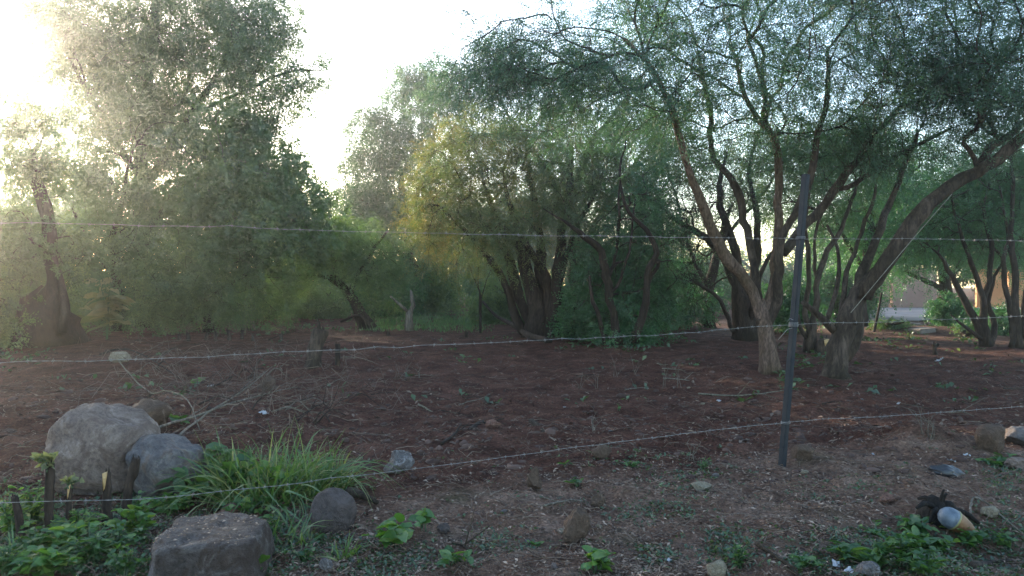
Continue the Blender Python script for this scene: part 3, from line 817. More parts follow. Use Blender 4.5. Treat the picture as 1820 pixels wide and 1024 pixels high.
# --- the left mass, in front of the sun -------------------------------------------------
b = onground(*xy(268, 22)); d = 22
tree('tall_tree', 'tallest tree at left, its straight dark trunk lost in the sun haze', 'tree', b,
     [[(262, 592, d, .30), (262, 500, d, .26), (258, 400, d, .22), (256, 300, d, .19), (262, 200, d, .15), (268, 100, d, .11), (270, -20, d, .09), (270, -110, d, .04)],
      [(258, 330, d, .10), (200, 230, d, .08), (150, 150, d, .055), (110, 70, d, .03)],
      [(260, 330, d, .13), (330, 220, d - .3, .10), (390, 130, d - .5, .07), (425, 50, d - .6, .04)],
      [(262, 260, d, .09), (330, 170, d + .5, .07), (345, 60, d + .6, .04)],
      [(345, 200, d - .3, .06), (420, 165, d - .5, .05), (500, 130, d - .8, .03), (570, 125, d - 1, .014)],
      [(190, 215, d, .045), (165, 180, d - .3, .035), (150, 150, d - .4, .03), (140, 110, d - .4, .02)],
      [(264, 160, d, .08), (220, 80, d + .3, .06), (190, 10, d + .4, .035)]],
     [(190, 60, 120, 55, 22, 1.8), (320, 50, 120, 80, 22, 1.8), (425, 70, 80, 70, 21.6, 1.6), (470, 130, 70, 45, 21.4, 1.2), (535, 125, 45, 16, 21, .5, 900), (280, 170, 90, 70, 22, 1.5), (400, 170, 70, 50, 21.6, 1.3), (500, 195, 35, 20, 21.2, .5, 700), (185, 150, 50, 40, 21.8, .9, 1300), (90, 40, 40, 40, 22, .9, 1000), (270, -90, 230, 90, 22, 2.4, 17000), (475, 25, 45, 45, 21.4, .9), (250, 230, 80, 45, 22, 1.4), (140, 100, 60, 50, 22, 1.2, 3500), (230, 120, 60, 50, 22, 1.2), (105, 50, 60, 50, 22, 1.2), (120, 140, 50, 40, 22, 1.0), (160, 200, 60, 40, 22, 1.0)],
     800, M['leaf_mid'], M['bark_dark'], 29, twigs=6, twig_l=.7, fr=7, nl=5, frond_l=.2, leaf_l=.115, leaf_w=.034, broad=False, droop=.35, twig_tubes=True, min_attach=3.5)

b = onground(*xy(440, 21)); d = 21
tree('round_tree', 'broad leafy tree with a short pale trunk, at the right of the hazy left thicket', 'tree', b,
     [[(436, 590, d, .17), (438, 560, d, .15), (443, 530, d, .14), (440, 480, d, .12), (430, 420, d, .09)],
      [(442, 500, d, .08), (480, 430, d, .065), (520, 370, d, .045), (540, 320, d, .02)],
      [(438, 470, d, .08), (390, 400, d, .06), (370, 320, d, .04), (360, 260, d, .02)],
      [(440, 450, d, .08), (450, 370, d, .06), (460, 280, d, .03)]],
     [(400, 260, 85, 55, 21, 1.5), (460, 310, 80, 60, 20.8, 1.5), (520, 330, 45, 35, 20.6, .9), (500, 390, 80, 50, 20.6, 1.3), (400, 350, 90, 60, 20.6, 1.5), (440, 430, 110, 55, 20.6, 1.5), (545, 300, 22, 14, 20.6, .4, 250), (560, 420, 45, 40, 20.6, .9), (450, 225, 35, 25, 21, .7)],
     390, M['leaf_mid'], M['bark_pale'], 30, twigs=5, twig_l=.5, fr=6, nl=4, frond_l=.17, leaf_l=.11, leaf_w=.055, broad=True, droop=.3, twig_tubes=False)

b = onground(*xy(205, 20.5)); d = 20.5
tree('thicket_tree', 'dense hazy thicket tree straight below the sun glow, left of the broad leafy tree', 'tree', b,
     [[(215, 598, d, .2), (212, 540, d, .17), (205, 470, d, .13), (200, 400, d, .09)],
      [(208, 500, d, .08), (160, 430, d, .06), (130, 370, d, .03)], [(208, 480, d, .08), (270, 400, d, .06), (310, 330, d, .03)], [(202, 420, d, .07), (220, 330, d, .05), (240, 260, d, .03)]],
     [(210, 300, 70, 60, 21, 1.4), (170, 390, 80, 70, 20.5, 1.4), (280, 370, 90, 80, 20.4, 1.5), (240, 470, 110, 60, 20, 1.5), (140, 480, 50, 55, 20.2, 1.2), (330, 480, 90, 60, 20, 1.3), (290, 250, 60, 55, 21, 1.1), (220, 220, 60, 50, 21, 1.1), (150, 290, 50, 50, 21, 1.0), (300, 330, 60, 60, 20.6, 1.1)],
     430, M['leaf_mid'], M['bark_dark'], 31, twigs=5, twig_l=.6, fr=6, nl=5, frond_l=.2, leaf_l=.095, leaf_w=.038, droop=.4, twig_tubes=False, zmin=.4)

b = onground(*xy(372, 20.2)); d = 20.2
tree('thicket_tree', 'low dark bushy tree filling the gap under the broad leafy tree', 'tree', b,
     [[(372, 594, d, .13), (368, 550, d, .11), (372, 510, d, .09), (380, 470, d, .05)], [(370, 540, d, .06), (320, 500, d, .045), (290, 470, d, .02)], [(371, 525, d, .06), (430, 490, d, .045), (470, 465, d, .02)]],
     [(330, 530, 70, 40, 20, 1.2), (410, 520, 70, 45, 20.2, 1.2), (370, 470, 100, 40, 20.2, 1.2), (480, 520, 50, 45, 20.6, 1.0), (270, 545, 60, 30, 19.9, 1.0)],
     240, M['leaf_mid'], M['bark_dark'], 32, twigs=6, twig_l=.45, fr=6, nl=6, frond_l=.17, leaf_l=.06, leaf_w=.025, twig_tubes=False, zmin=.15)

b = gnd(92, 612); d = b.y
tree('leaning_tree', 'dark trunk leaning left from a broad rotten stump, beneath the sun at the left edge', 'tree', b,
     [[(86, 618, d, .46), (84, 590, d, .44), (82, 565, d, .42), (84, 545, d, .36), (90, 522, d, .24), (92, 500, d, .16)],
      [(100, 590, d - .1, .24), (98, 545, d - .1, .19), (94, 500, d, .165), (86, 440, d, .14), (78, 380, d, .12), (69, 335, d, .10), (62, 300, d, .09), (58, 272, d, .05)],
      [(50, 585, d - .4, .10), (38, 555, d - .45, .09), (42, 535, d - .45, .07), (60, 522, d - .4, .05), (76, 508, d - .35, .03)],
      [(112, 590, d - .4, .10), (118, 550, d - .3, .09), (112, 510, d - .2, .07), (104, 480, d - .1, .05)]],
     [(25, 460, 40, 45, d, .8), (20, 540, 30, 35, d - .4, .7), (120, 440, 35, 50, d + .3, .7), (40, 400, 40, 40, d + .3, .7), (60, 300, 45, 40, d, .7), (45, 215, 40, 40, d, .6)],
     210, M['leaf_mid'], M['bark_dark'], 33, twigs=5, twig_l=.4, fr=6, nl=5, frond_l=.15, leaf_l=.07, leaf_w=.03, broad=True, sides=14, lump=.28, tip=.005, zmin=.3)

b = onground(*xy(20, 24)); d = 24
tree('thicket_tree', 'pale sunlit bush at the very left edge, behind the rotten stump', 'tree', b,
     [[(20, 580, d, .14), (18, 530, d, .11), (10, 480, d, .07)], [(18, 530, d, .06), (60, 480, d, .04), (80, 440, d, .02)]],
     [(0, 470, 50, 50, 24, 1.4), (60, 450, 50, 45, 24.4, 1.4), (10, 540, 50, 35, 23, 1.2), (-40, 420, 60, 70, 25, 1.6), (110, 520, 45, 45, 23, 1.2), (40, 385, 50, 30, 24, 1.0), (120, 450, 60, 60, 23.6, 1.2)],
     280, M['leaf_mid'], M['bark_dark'], 34, twigs=5, twig_l=.6, fr=6, nl=6, frond_l=.2, leaf_l=.075, leaf_w=.03, twig_tubes=False, zmin=.2)

b = onground(*xy(652, 22.0)); d = 22.0
tree('arching_tree', 'small dark tree whose trunk leans left and arches over the light green gap', 'tree', b,
     [[(654, 588, d, .19), (646, 568, d, .17), (632, 540, d, .15), (618, 518, d, .13), (596, 498, d, .11), (560, 490, d, .08), (520, 494, d, .05)],
      [(626, 532, d, .08), (632, 490, d + .2, .065), (660, 440, d + .3, .045), (690, 410, d + .4, .02)],
      [(602, 502, d, .07), (590, 460, d, .055), (570, 420, d, .035), (550, 390, d, .02)],
      [(660, 590, d - .2, .05), (640, 560, d - .3, .04), (605, 572, d - .4, .025)]],
     [(570, 450, 65, 38, 21.8, 1.2), (620, 430, 60, 45, 22, 1.2), (670, 450, 50, 45, 22.3, 1.0), (530, 490, 45, 22, 21.6, .8, 900), (690, 490, 45, 45, 22.5, .9), (630, 475, 60, 25, 22, .9, 1200)],
     240, M['leaf_mid'], M['bark_dark'], 35, twigs=5, twig_l=.55, fr=7, nl=6, frond_l=.18, leaf_l=.065, leaf_w=.023, droop=.6, twig_tubes=False, min_attach=.8)

b = gnd(855, 592); d = b.y
tree('bare_sapling', 'thin leafless sapling with a forked top beside the green grass gap', 'sapling', b,
     [[(856, 598, d, .035), (854, 560, d, .03), (856, 530, d, .026), (846, 495, d, .02), (832, 470, d, .012)],
      [(852, 555, d, .02), (852, 510, d, .018), (850, 470, d, .012), (846, 435, d, .007)], [(855, 530, d, .014), (864, 500, d, .01), (872, 480, d, .006)]],
     [(846, 450, 20, 28, d, .3), (870, 470, 14, 20, d, .3)], 22, M['leaf_far'], M['bark_dark'], 36, twigs=3, twig_l=.35, fr=3, nl=4, leaf_l=.06, leaf_w=.02, bare=.4, flare=0, sides=6, tip=.004)

# --- right side ---------------------------------------------------------------------------
b = onground(*xy(1690, 24.5)); d = 24.5
tree('spreading_tree', 'dense deep green tree whose crown hangs in front of the pinkish wall', 'tree', b,
     [[(1690, 595, d, .20), (1688, 550, d, .17), (1680, 500, d, .14), (1670, 440, d, .10)],
      [(1684, 520, d, .09), (1640, 500, d - .3, .07), (1600, 480, d - .5, .04), (1570, 470, d - .6, .02)],
      [(1684, 500, d, .09), (1740, 430, d, .06), (1770, 370, d, .03)], [(1675, 470, d, .08), (1640, 400, d, .06), (1620, 340, d, .03)]],
     [(1600, 430, 80, 55, 24, 1.6), (1680, 420, 80, 60, 24.3, 1.8), (1640, 350, 90, 55, 24.5, 1.8), (1730, 350, 70, 60, 25, 1.6), (1610, 462, 85, 20, 23.8, 1.2, 3600), (1760, 440, 60, 50, 24.5, 1.6), (1690, 540, 35, 55, 24, .9, 3200), (1560, 400, 50, 45, 24.4, 1.2), (1720, 480, 60, 35, 24.4, 1.3)],
     420, M['leaf_deep'], M['bark_dark'], 37, twigs=6, twig_l=.6, fr=6, nl=6, frond_l=.19, leaf_l=.09, leaf_w=.032, droop=.5, twig_tubes=False, zmin=1.95)

b = gnd(1752, 616); d = b.y
tree('many_stemmed_tree', 'fan of thin dark stems leaning left and right, in front of the orange wall', 'tree', b,
     [[(1750, 620, d, .09), (1740, 585, d, .08), (1722, 550, d, .07), (1700, 510, d, .06), (1672, 462, d, .045), (1640, 430, d, .025)],
      [(1754, 618, d, .08), (1746, 570, d, .075), (1742, 520, d, .06), (1728, 470, d, .05), (1700, 400, d, .035), (1690, 330, d, .02)],
      [(1756, 618, d, .08), (1754, 560, d, .07), (1762, 510, d, .06), (1770, 440, d, .045), (1756, 370, d, .03), (1770, 300, d, .018)],
      [(1758, 616, d, .06), (1768, 580, d + .2, .055), (1760, 540, d + .3, .045), (1776, 480, d + .3, .03), (1800, 420, d + .3, .018)],
      [(1748, 606, d, .05), (1712, 580, d - .2, .03), (1690, 560, d - .3, .015)]],
     [(1690, 380, 60, 50, 17, 1.0), (1760, 310, 70, 70, 17, 1.2), (1740, 420, 50, 40, 17.4, .8, 1500), (1640, 420, 40, 30, 17, .8, 900)],
     190, M['leaf_deep'], M['bark_dark'], 38, twigs=6, twig_l=.6, fr=5, nl=6, frond_l=.15, leaf_l=.05, leaf_w=.018, droop=.4, min_attach=1.7, flare=.2)

b = gnd(1812, 618); d = b.y
tree('slender_tree', 'upright thin dark tree at the right edge of the clearing', 'tree', b,
     [[(1812, 622, d, .08), (1806, 570, d, .075), (1808, 500, d, .065), (1798, 420, d, .05), (1804, 340, d, .04), (1796, 250, d, .025)],
      [(1800, 618, d, .06), (1804, 560, d, .055), (1792, 480, d, .045), (1794, 400, d, .03), (1776, 330, d, .02)],
      [(1824, 618, d, .06), (1818, 540, d, .05), (1830, 450, d, .035), (1822, 350, d, .02)]],
     [(1800, 300, 70, 80, 16.5, 1.2), (1840, 400, 50, 80, 16.5, 1.0), (1770, 390, 40, 50, 16.8, .8, 1200), (1850, 540, 30, 50, 16.6, .6, 900)],
     170, M['leaf_deep'], M['bark_dark'], 39, twigs=6, twig_l=.55, fr=6, nl=6, leaf_l=.05, leaf_w=.018, min_attach=1.0, flare=.2)

b = onground(*xy(1258, 23)); d = 23
tree('green_tree', 'fresh green tree whose foliage shows between the limbs of the forked trunk', 'tree', b,
     [[(1258, 592, d, .17), (1262, 520, d, .14), (1280, 440, d, .11), (1300, 360, d, .07)], [(1262, 520, d, .07), (1220, 430, d, .05), (1195, 330, d, .025)], [(1285, 430, d, .07), (1350, 350, d, .05), (1390, 290, d, .025)]],
     [(1225, 300, 50, 60, 23, 1.4), (1330, 265, 80, 60, 23, 1.6), (1400, 290, 70, 60, 23.4, 1.4), (1185, 300, 50, 60, 23, 1.2), (1310, 350, 70, 35, 23, 1.2, 2200), (1420, 370, 60, 40, 23.4, 1.2), (1190, 240, 50, 50, 23, 1.2)],
     260, M['leaf_mid'], M['bark_dark'], 93, twigs=6, twig_l=.6, fr=5, nl=5, frond_l=.2, leaf_l=.085, leaf_w=.032, droop=.5, twig_tubes=False, tint_c=.6)
b = onground(*xy(1532, 21.5)); d = 21.5
tree('green_tree', 'fresh green tree filling the space behind the leaning trunk', 'tree', b,
     [[(1532, 596, d, .15), (1530, 530, d, .13), (1540, 450, d, .10), (1550, 370, d, .06)], [(1534, 480, d, .07), (1490, 400, d, .045), (1470, 340, d, .02)], [(1545, 420, d, .06), (1600, 340, d, .04), (1640, 290, d, .02)]],
     [(1550, 340, 70, 60, 21.5, 1.4), (1490, 390, 50, 45, 21.5, 1.2), (1620, 300, 70, 50, 21.5, 1.4), (1540, 260, 70, 50, 21.5, 1.4), (1570, 430, 60, 50, 21.8, 1.2), (1480, 300, 50, 50, 21.5, 1.2)],
     250, M['leaf_deep'], M['bark_dark'], 94, twigs=6, twig_l=.6, fr=5, nl=5, frond_l=.2, leaf_l=.08, leaf_w=.03, droop=.5, twig_tubes=False, tint_c=.6)
# --- bushes: low rounded masses of leaf with a few stems at the root --------------------------
def bush(name, label, px, d, w, h, n, leaf, seed, group=None, bark=None, **kw):
    """w, h in photo pixels at depth d; the root stands on the ground below px"""
    b = onground(*xy(px, d))
    gy = 490 + (EYE - b.z) / d * FPX
    s = d / FPX
    rg = random.Random(seed)
    lb = [[(px, gy + 4, d, .05 + .02 * h * s), (px + rg.uniform(-.1, .1) * w, gy - h * .35, d, .035 + .008 * h * s), (px + rg.uniform(-.15, .15) * w, gy - h * .7, d, .02)]]
    for k in range(3):
        lb.append([(px + rg.uniform(-4, 4), gy, d, .05), (px + rg.uniform(-.35, .35) * w, gy - h * .4, d + rg.uniform(-.4, .4), .035), (px + rg.uniform(-.5, .5) * w, gy - h * .75, d + rg.uniform(-.6, .6), .015)])
    bl = []
    for k in range(5):
        bl.append((px + rg.uniform(-.42, .42) * w, gy - h * rg.uniform(.25, .72), w * rg.uniform(.26, .40), h * rg.uniform(.22, .34), d + rg.uniform(-.25, .25) * w * s, w * s * .35))
    bl.append((px, gy - h * .35, w * .5, h * .32, d, w * s * .4))
    a = dict(twigs=5, twig_l=.10 * h * s + .25, fr=6, nl=4, frond_l=.1 + .0038 * d, leaf_l=.026 + .0030 * d, leaf_w=.010 + .0013 * d, tint_s=.3, twig_tubes=False, zmin=.12, sides=6, limb_name='stem')
    a.update(kw)
    return tree(name, label, 'bush', b, lb, bl, n, leaf, bark or M['bark_dark'], seed, group, **a)

g = 'bushes behind the grass gap'
bush('green_bush', 'pale green sunlit bush framed by the arching trunk', 560, 27, 100, 62, 110, M['grass'], 41, tint_c=.4)
bush('green_bush', 'rounded green bush between the pruned stump and the grass gap', 770, 33, 90, 70, 120, M['leaf_mid'], 42)
bush('green_bush', 'dark bush just right of the arching trunk', 690, 28, 90, 95, 160, M['leaf_deep'], 43)
bush('green_bush', 'tall hazy bush closing the end of the grass gap', 850, 40, 130, 150, 170, M['leaf_far'], 44)
bush('green_bush', 'dark green bush behind the trunk clump, on its right', 1040, 21, 120, 110, 190, M['leaf_deep'], 45)
bush('green_bush', 'dark bush low behind the two thin curving stems', 1160, 23, 130, 120, 180, M['leaf_deep'], 46)
bush('green_bush', 'teal bush in shade behind the bare twigs', 1240, 30, 130, 105, 150, M['leaf_deep'], 47)
bush('green_bush', 'small dense shrub beside the pale road', 1692, 21.5, 60, 72, 120, M['leaf_deep'], 48, twig_l=.2, frond_l=.12, leaf_l=.06, leaf_w=.03)
bush('green_bush', 'dark undergrowth bush at the foot of the fan of stems', 1790, 19.5, 90, 45, 90, M['leaf_deep'], 49)
bush('green_bush', 'low green bush at the foot of the far fence stake', 1582, 20.5, 52, 13, 50, M['leaf_mid'], 50, twig_l=.14, frond_l=.09, leaf_l=.05, leaf_w=.025)
bush('green_bush', 'low olive bush between the concrete slab and the fan of stems', 1716, 19.0, 44, 16, 36, M['leaf_mid'], 51, bare=.3, twig_l=.15, frond_l=.1, leaf_l=.05, leaf_w=.025)
bush('green_bush', 'low green tuft of bush at the foot of the two thin stems', 1110, 16.4, 70, 22, 50, M['leaf_deep'], 52)
bush('green_bush', 'leafy bush seen just left of the steel post, behind the forked trunk', 1408, 20.5, 70, 100, 100, M['leaf_deep'], 53)
bush('green_bush', 'hazy bush between the arching tree and the weeping tree', 620, 36, 130, 150, 150, M['leaf_far'], 54)
bush('green_bush', 'dark bush behind the leaning tree and the slender stems', 1490, 27, 130, 110, 150, M['leaf_deep'], 55)
bush('green_bush', 'pale dusty bush at the foot of the rotten stump, at the left edge', 15, 16.3, 90, 70, 110, M['leaf_mid'], 56, tint_c=.8)

bush('green_bush', 'hazy bush low in the thicket between the rotten stump and the straight trunk', 175, 24, 150, 130, 170, M['leaf_mid'], 57)
bush('green_bush', 'hazy bush low in the thicket, right of the straight trunk', 330, 24.5, 150, 110, 150, M['leaf_mid'], 58)
bush('green_bush', 'hazy bush behind the broad leafy tree', 480, 26, 140, 130, 160, M['leaf_mid'], 59)
bush('green_bush', 'dark bush beyond the trunk clump, on its left', 905, 27, 70, 110, 110, M['leaf_far'], 40)
bush('green_bush', 'low leafy shrub hugging the right foot of the dark trunk clump', 1020, 18.0, 70, 95, 110, M['leaf_deep'], 98, tint_c=.6)
bush('green_bush', 'leafy green shrub rising to the ground between the two thin curving stems', 1105, 19.5, 130, 190, 230, M['leaf_deep'], 95, tint_c=.6)
bush('green_bush', 'hazy green shrub bank at the left of the grass gap, behind the pruned trunk', 735, 30, 130, 120, 170, M['leaf_mid'], 96, tint_c=.6)
bush('green_bush', 'leafy shrub at the right end of the grass gap, beyond the dead limb', 890, 24, 80, 90, 110, M['leaf_mid'], 97, tint_c=.65)
# far edge of the wood: each tree its own crown and trunk
far = [(-60, 46, 300, 330), (60, 44, 240, 220), (200, 50, 240, 300), (330, 47, 230, 260), (470, 52, 240, 240), (590, 50, 190, 190), (690, 55, 200, 200), (800, 52, 190, 200), (905, 48, 200, 250), (1010, 50, 200, 260), (1115, 47, 190, 210), (1195, 58, 150, 95), (1275, 60, 150, 85), (1360, 57, 160, 100), (1450, 52, 170, 140), (1550, 48, 190, 230), (1650, 50, 200, 260), (1760, 46, 220, 280), (1880, 45, 220, 300)]
rg = random.Random(5)
far_labels = ['far hazy tree just outside the left edge, under the sun', 'far hazy tree behind the rotten stump at left', 'far hazy tree behind the tallest left tree', 'far hazy tree behind the broad leafy tree', 'far hazy tree behind the right flank of the broad leafy tree', 'far hazy tree in the white gap right of the broad leafy tree', 'far hazy tree behind the arching tree', 'far hazy tree behind the weeping tree', 'far tree beyond the end of the grass gap', 'far tree behind the dark trunk clump', 'far tree behind the two thin curving stems', 'low far tree on the horizon behind the bare twigs', 'low far tree on the horizon, left of the forked trunk', 'low far tree on the horizon behind the forked trunk', 'far tree on the horizon behind the steel post', 'far tree behind the leaning trunk', 'far tree above the pinkish wall', 'far tree behind the fan of stems', 'far tree at the right edge of the wood']
for i, (px, d, w, h) in enumerate(far):
    b = onground(*xy(px, d)); gy = 490 + (EYE - b.z) / d * FPX
    lb = [[(px, gy + 3, d, .28), (px + rg.uniform(-10, 10), gy - h * .35, d, .22), (px + rg.uniform(-20, 20), gy - h * .6, d, .12)]]
    for k in range(3):
        q = rg.uniform(-.4, .4) * w
        lb.append([(px, gy - h * .3, d, .12), (px + q * .6, gy - h * .55, d, .08), (px + q, gy - h * .8, d, .03)])
    bl = [(px + rg.uniform(-.4, .4) * w, gy - h * rg.uniform(.2, .8), w * rg.uniform(.25, .36), h * rg.uniform(.16, .26), d + rg.uniform(-2, 2), 2.2) for k in range(7)]
    tree('distant_tree', far_labels[i], 'tree', b, lb, bl, int(50 + w * h / 720), M['leaf_far'], M['bark_dark'], 60 + i,
         'far trees closing the wood', twigs=5, twig_l=1.0, fr=5, nl=4, frond_l=.4, leaf_l=.28, leaf_w=.12, twig_tubes=False, sides=6, droop=.5, zmin=.3)
print('leaf tris', LEAF_TRIS)

# ------------------------------------------------------------------ stones
def rock_mesh(name, seed, sub, size, facets=7, rough=0.10, mat=None, boxy=0.0, flat=0.72):
    """an irregular stone: a ball cut by random planes, then roughened; size = full extents in metres"""
    rng = np.random.default_rng(seed)
    bm = bmesh.new()
    bmesh.ops.create_icosphere(bm, subdivisions=sub, radius=1.0)
    V = np.array([v.co for v in bm.verts])
    if boxy:
        m = np.max(np.abs(V), axis=1, keepdims=True)
        V = V * (1 - boxy) + (V / m) * 0.78 * boxy
    for k in range(facets):
        n = nrm(rng.normal(size=3)); c = flat + 0.22 * rng.random()
        d = V @ n
        over = np.maximum(d - c, 0)
        V -= n * (over * 0.97)[:, None]
    o = rng.random(3) * 50
    for i, p in enumerate(V):
        q = Vector(p) * 1.6 + Vector(o)
        f = mnoise.fractal(q, 0.9, 2.0, 5)
        f2 = mnoise.fractal(Vector(p) * 6 + Vector(o), 0.8, 2.0, 3)
        V[i] = p * (1 + rough * f + rough * 0.26 * f2)
    lo, hi = V.min(0), V.max(0)
    V = (V - (lo + hi) / 2) / (hi - lo) * np.asarray(size)
    for v, p in zip(bm.verts, V): v.co = p
    me = bpy.data.meshes.new(name); bm.to_mesh(me); bm.free()
    me.polygons.foreach_set('use_smooth', np.ones(len(me.polygons), dtype=bool))
    me.materials.append(mat)
    return me

def rock(name, label, cat, box, mat, seed, sub=4, depth=None, sink=0.22, rot=0.0, group=None, facets=10, rough=0.15, boxy=0.0, deep=0.8, tilt=0.0, flat=0.60, base_py=None):
    """box = (x0, y0, x1, y1) as seen in the photograph; it stands on the ground under its lower edge"""
    x0, y0, x1, y1 = box
    g = gnd((x0 + x1) / 2, base_py or y1)
    d = g.y
    w = (x1 - x0) / FPX * d; h = (y1 - y0) / FPX * d
    dep = w * deep
    hh = h * (1 + sink)
    me = rock_mesh(name, seed, sub, (w * 1.02, dep, hh), facets, rough, mat, boxy, flat)
    o = place(name, me, None, (g.x * (1 + dep * 0.4 / d), d + dep * 0.40, g.z + h / 2 - h * sink * 0.5 + 0.01))
    o.rotation_euler = (0, tilt, rot)
    return tag(o, label, cat, group)

rock('boulder', 'large rounded grey boulder at left, behind the cut dark stems', 'boulder', (88, 726, 286, 880), M['stone'], 3, sub=5, facets=11, rough=.10, tilt=-.06, rot=.3, flat=.80)
rock('boulder', 'smaller grey boulder leaning on the big one, half hidden by tall grass', 'boulder', (222, 790, 368, 890), M['stone_blue'], 8, sub=5, facets=14, rough=.10, tilt=.22, flat=.60)
rock('boulder', 'brown earthy stone peeping out behind the large grey boulder', 'boulder', (226, 714, 305, 770), M['stone_brown'], 12, facets=5)
me = rock_mesh('stone_block', 15, 5, (.57, .52, .42), 12, .085, M['block'], .84, 1.0)
o = place('stone_block', me, None, (-1.525, 3.94, .015)); o.rotation_euler = (.05, -.03, .10)
tag(o, 'squared stone block with a chip-strewn flat top, lowest left of centre', 'stone block')
bpy.context.view_layer.update()
_rg = np.random.default_rng(4); acc = Acc()
for _k in range(300):
    _l = Vector((_rg.uniform(-.27, .27), _rg.uniform(-.22, .22), 1))
    ok, hit, nn, _i = o.ray_cast(_l, Vector((0, 0, -1)))
    if ok and nn.z > .6:
        w_ = o.matrix_world @ hit; a_ = _rg.random() * 6.28; L_ = _rg.uniform(.002, .013)
        d_ = np.array([math.cos(a_), math.sin(a_), .1]) * L_; e_ = np.array([-math.sin(a_), math.cos(a_), .1]) * L_ * .4
        c_ = np.array(w_) + [0, 0, .004]
        acc.add([c_ - d_, c_ - e_, c_ + d_, c_ + e_ + [0, 0, .003]], [(0, 1, 2), (0, 2, 3)], _rg.uniform(.1, .9))
oc = acc.build('leaf_litter', M['litter'], None, kind='stuff'); tag(oc, 'dry chips and leaf scraps lying on the squared stone block', 'litter')
rock('boulder', 'dark smooth round stone at the lower edge of the tall grass', 'boulder', (550, 878, 634, 952), M['stone_dark'], 18, facets=4, rough=.05, flat=.8)
rock('rock', 'mottled grey and white rock on the dark soil left of centre', 'rock', (680, 806, 738, 842), M['stone_white'], 21, facets=14, tilt=-.3, rough=.2, flat=.55, sink=.4)
rock('rock', 'upright pale brown sliver of rock in the middle of the verge', 'rock', (934, 836, 962, 874), M['stone_brown'], 23, facets=12, tilt=-.25, rough=.2, flat=.52)
rock('rock', 'rough tan rock tilted to the right near the bottom centre', 'rock', (1004, 908, 1050, 966), M['stone_brown'], 25, facets=13, tilt=.45, rough=.2, flat=.55)
rock('rock', 'rounded tan stone right of the foot of the steel fence post', 'rock', (1406, 797, 1446, 824), M['stone_brown'], 27, facets=4, rough=.05)
rock('rock', 'smooth cream stone lying left of the steel fence post', 'rock', (1228, 862, 1266, 876), M['stone_pale'], 29, facets=4, rough=.05)
rock('rock', 'pinkish stone half buried in the dark soil at centre', 'rock', (862, 748, 892, 762), M['stone_red'], 31, facets=6)
rock('rock', 'brown wedge of rock just under the lowest wire, right of centre', 'rock', (1052, 792, 1086, 816), M['stone_brown'], 33, facets=8, tilt=.3)
rock('rock', 'small round grey-brown stone above the tan tilted rock', 'rock', (1050, 880, 1076, 904), M['stone_brown'], 35, facets=5)
rock('rock', 'pale rounded stone at the bottom edge, right of centre', 'rock', (1256, 1002, 1292, 1030), M['stone_pale'], 37, facets=5)
rock('rock', 'flat pinkish pebble on the right verge beside the burnt root', 'rock', (1562, 882, 1590, 898), M['stone_red'], 39, facets=5)
rock('boulder', 'large dark brown rock in an earth mound at the right edge', 'boulder', (1732, 758, 1786, 806), M['stone_brown'], 41, sub=5, facets=8, rough=.09)
rock('boulder', 'long grey-green stone lying against the earth mound at the right edge', 'boulder', (1782, 764, 1850, 796), M['stone_blue'], 43, facets=7, tilt=.12)
rock('rock', 'greenish round stone right of the blue and orange container', 'rock', (1744, 904, 1776, 924), M['stone_pale'], 45, facets=5)
rock('rock', 'grey stone at the right edge below the earth mound', 'rock', (1786, 816, 1830, 838), M['stone'], 47, facets=6)
rock('rock', 'pale weathered stone among the weeds at the bottom right', 'rock', (1520, 1004, 1562, 1030), M['stone_white'], 49, facets=7)
rock('rock', 'pale stone on the heap of brush at far left, under the middle wire', 'rock', (192, 628, 232, 646), M['stone_pale'], 51, facets=5)
rock('rock', 'brown hummock of stone amid the dry brush at left', 'rock', (462, 668, 492, 696), M['stone_brown'], 53, facets=5)
rock('rock', 'reddish flat stone on top of the squared block', 'rock', (392, 900, 430, 926), M['stone_red'], 55, facets=6)
rock('rock', 'small pale stone at the bottom edge left of the broad-leaved weed', 'rock', (566, 996, 592, 1018), M['stone_white'], 57, facets=6)
rock('rock', 'dark stone under the broad-leaved weed', 'rock', (776, 934, 800, 952), M['stone_dark'], 59, facets=5)

# concrete slab by the far road
def box_mesh(name, size, mat, bevel=0.01, seed=0, jitter=0.0):
    bm = bmesh.new(); bmesh.ops.create_cube(bm, size=1.0)
    bmesh.ops.scale(bm, verts=bm.verts, vec=size)
    bmesh.ops.bevel(bm, geom=bm.edges[:], offset=bevel, segments=2, affect='EDGES')
    rg = random.Random(seed)
    if jitter:
        for v in bm.verts: v.co += Vector((rg.uniform(-1, 1), rg.uniform(-1, 1), rg.uniform(-1, 1))) * jitter
    me = bpy.data.meshes.new(name); bm.to_mesh(me); bm.free(); me.materials.append(mat)
    return me
g = gnd(1645, 590)
o = place('concrete_slab', box_mesh('concrete_slab', (.46, .5, .13), M['slab'], .02, 3, .012), None, (g.x, g.y + .2, g.z + .035)); o.rotation_euler = (0, -.06, .2)
tag(o, 'broken concrete slab lying on the bank in front of the pale road', 'slab')
g = gnd(1652, 582)
o = place('concrete_slab', box_mesh('concrete_slab', (.45, .4, .10), M['slab'], .02, 4, .02), None, (g.x, g.y + .9, g.z + .02)); o.rotation_euler = (0, .1, -.3)
tag(o, 'second flatter piece of concrete just behind the broken slab', 'slab')

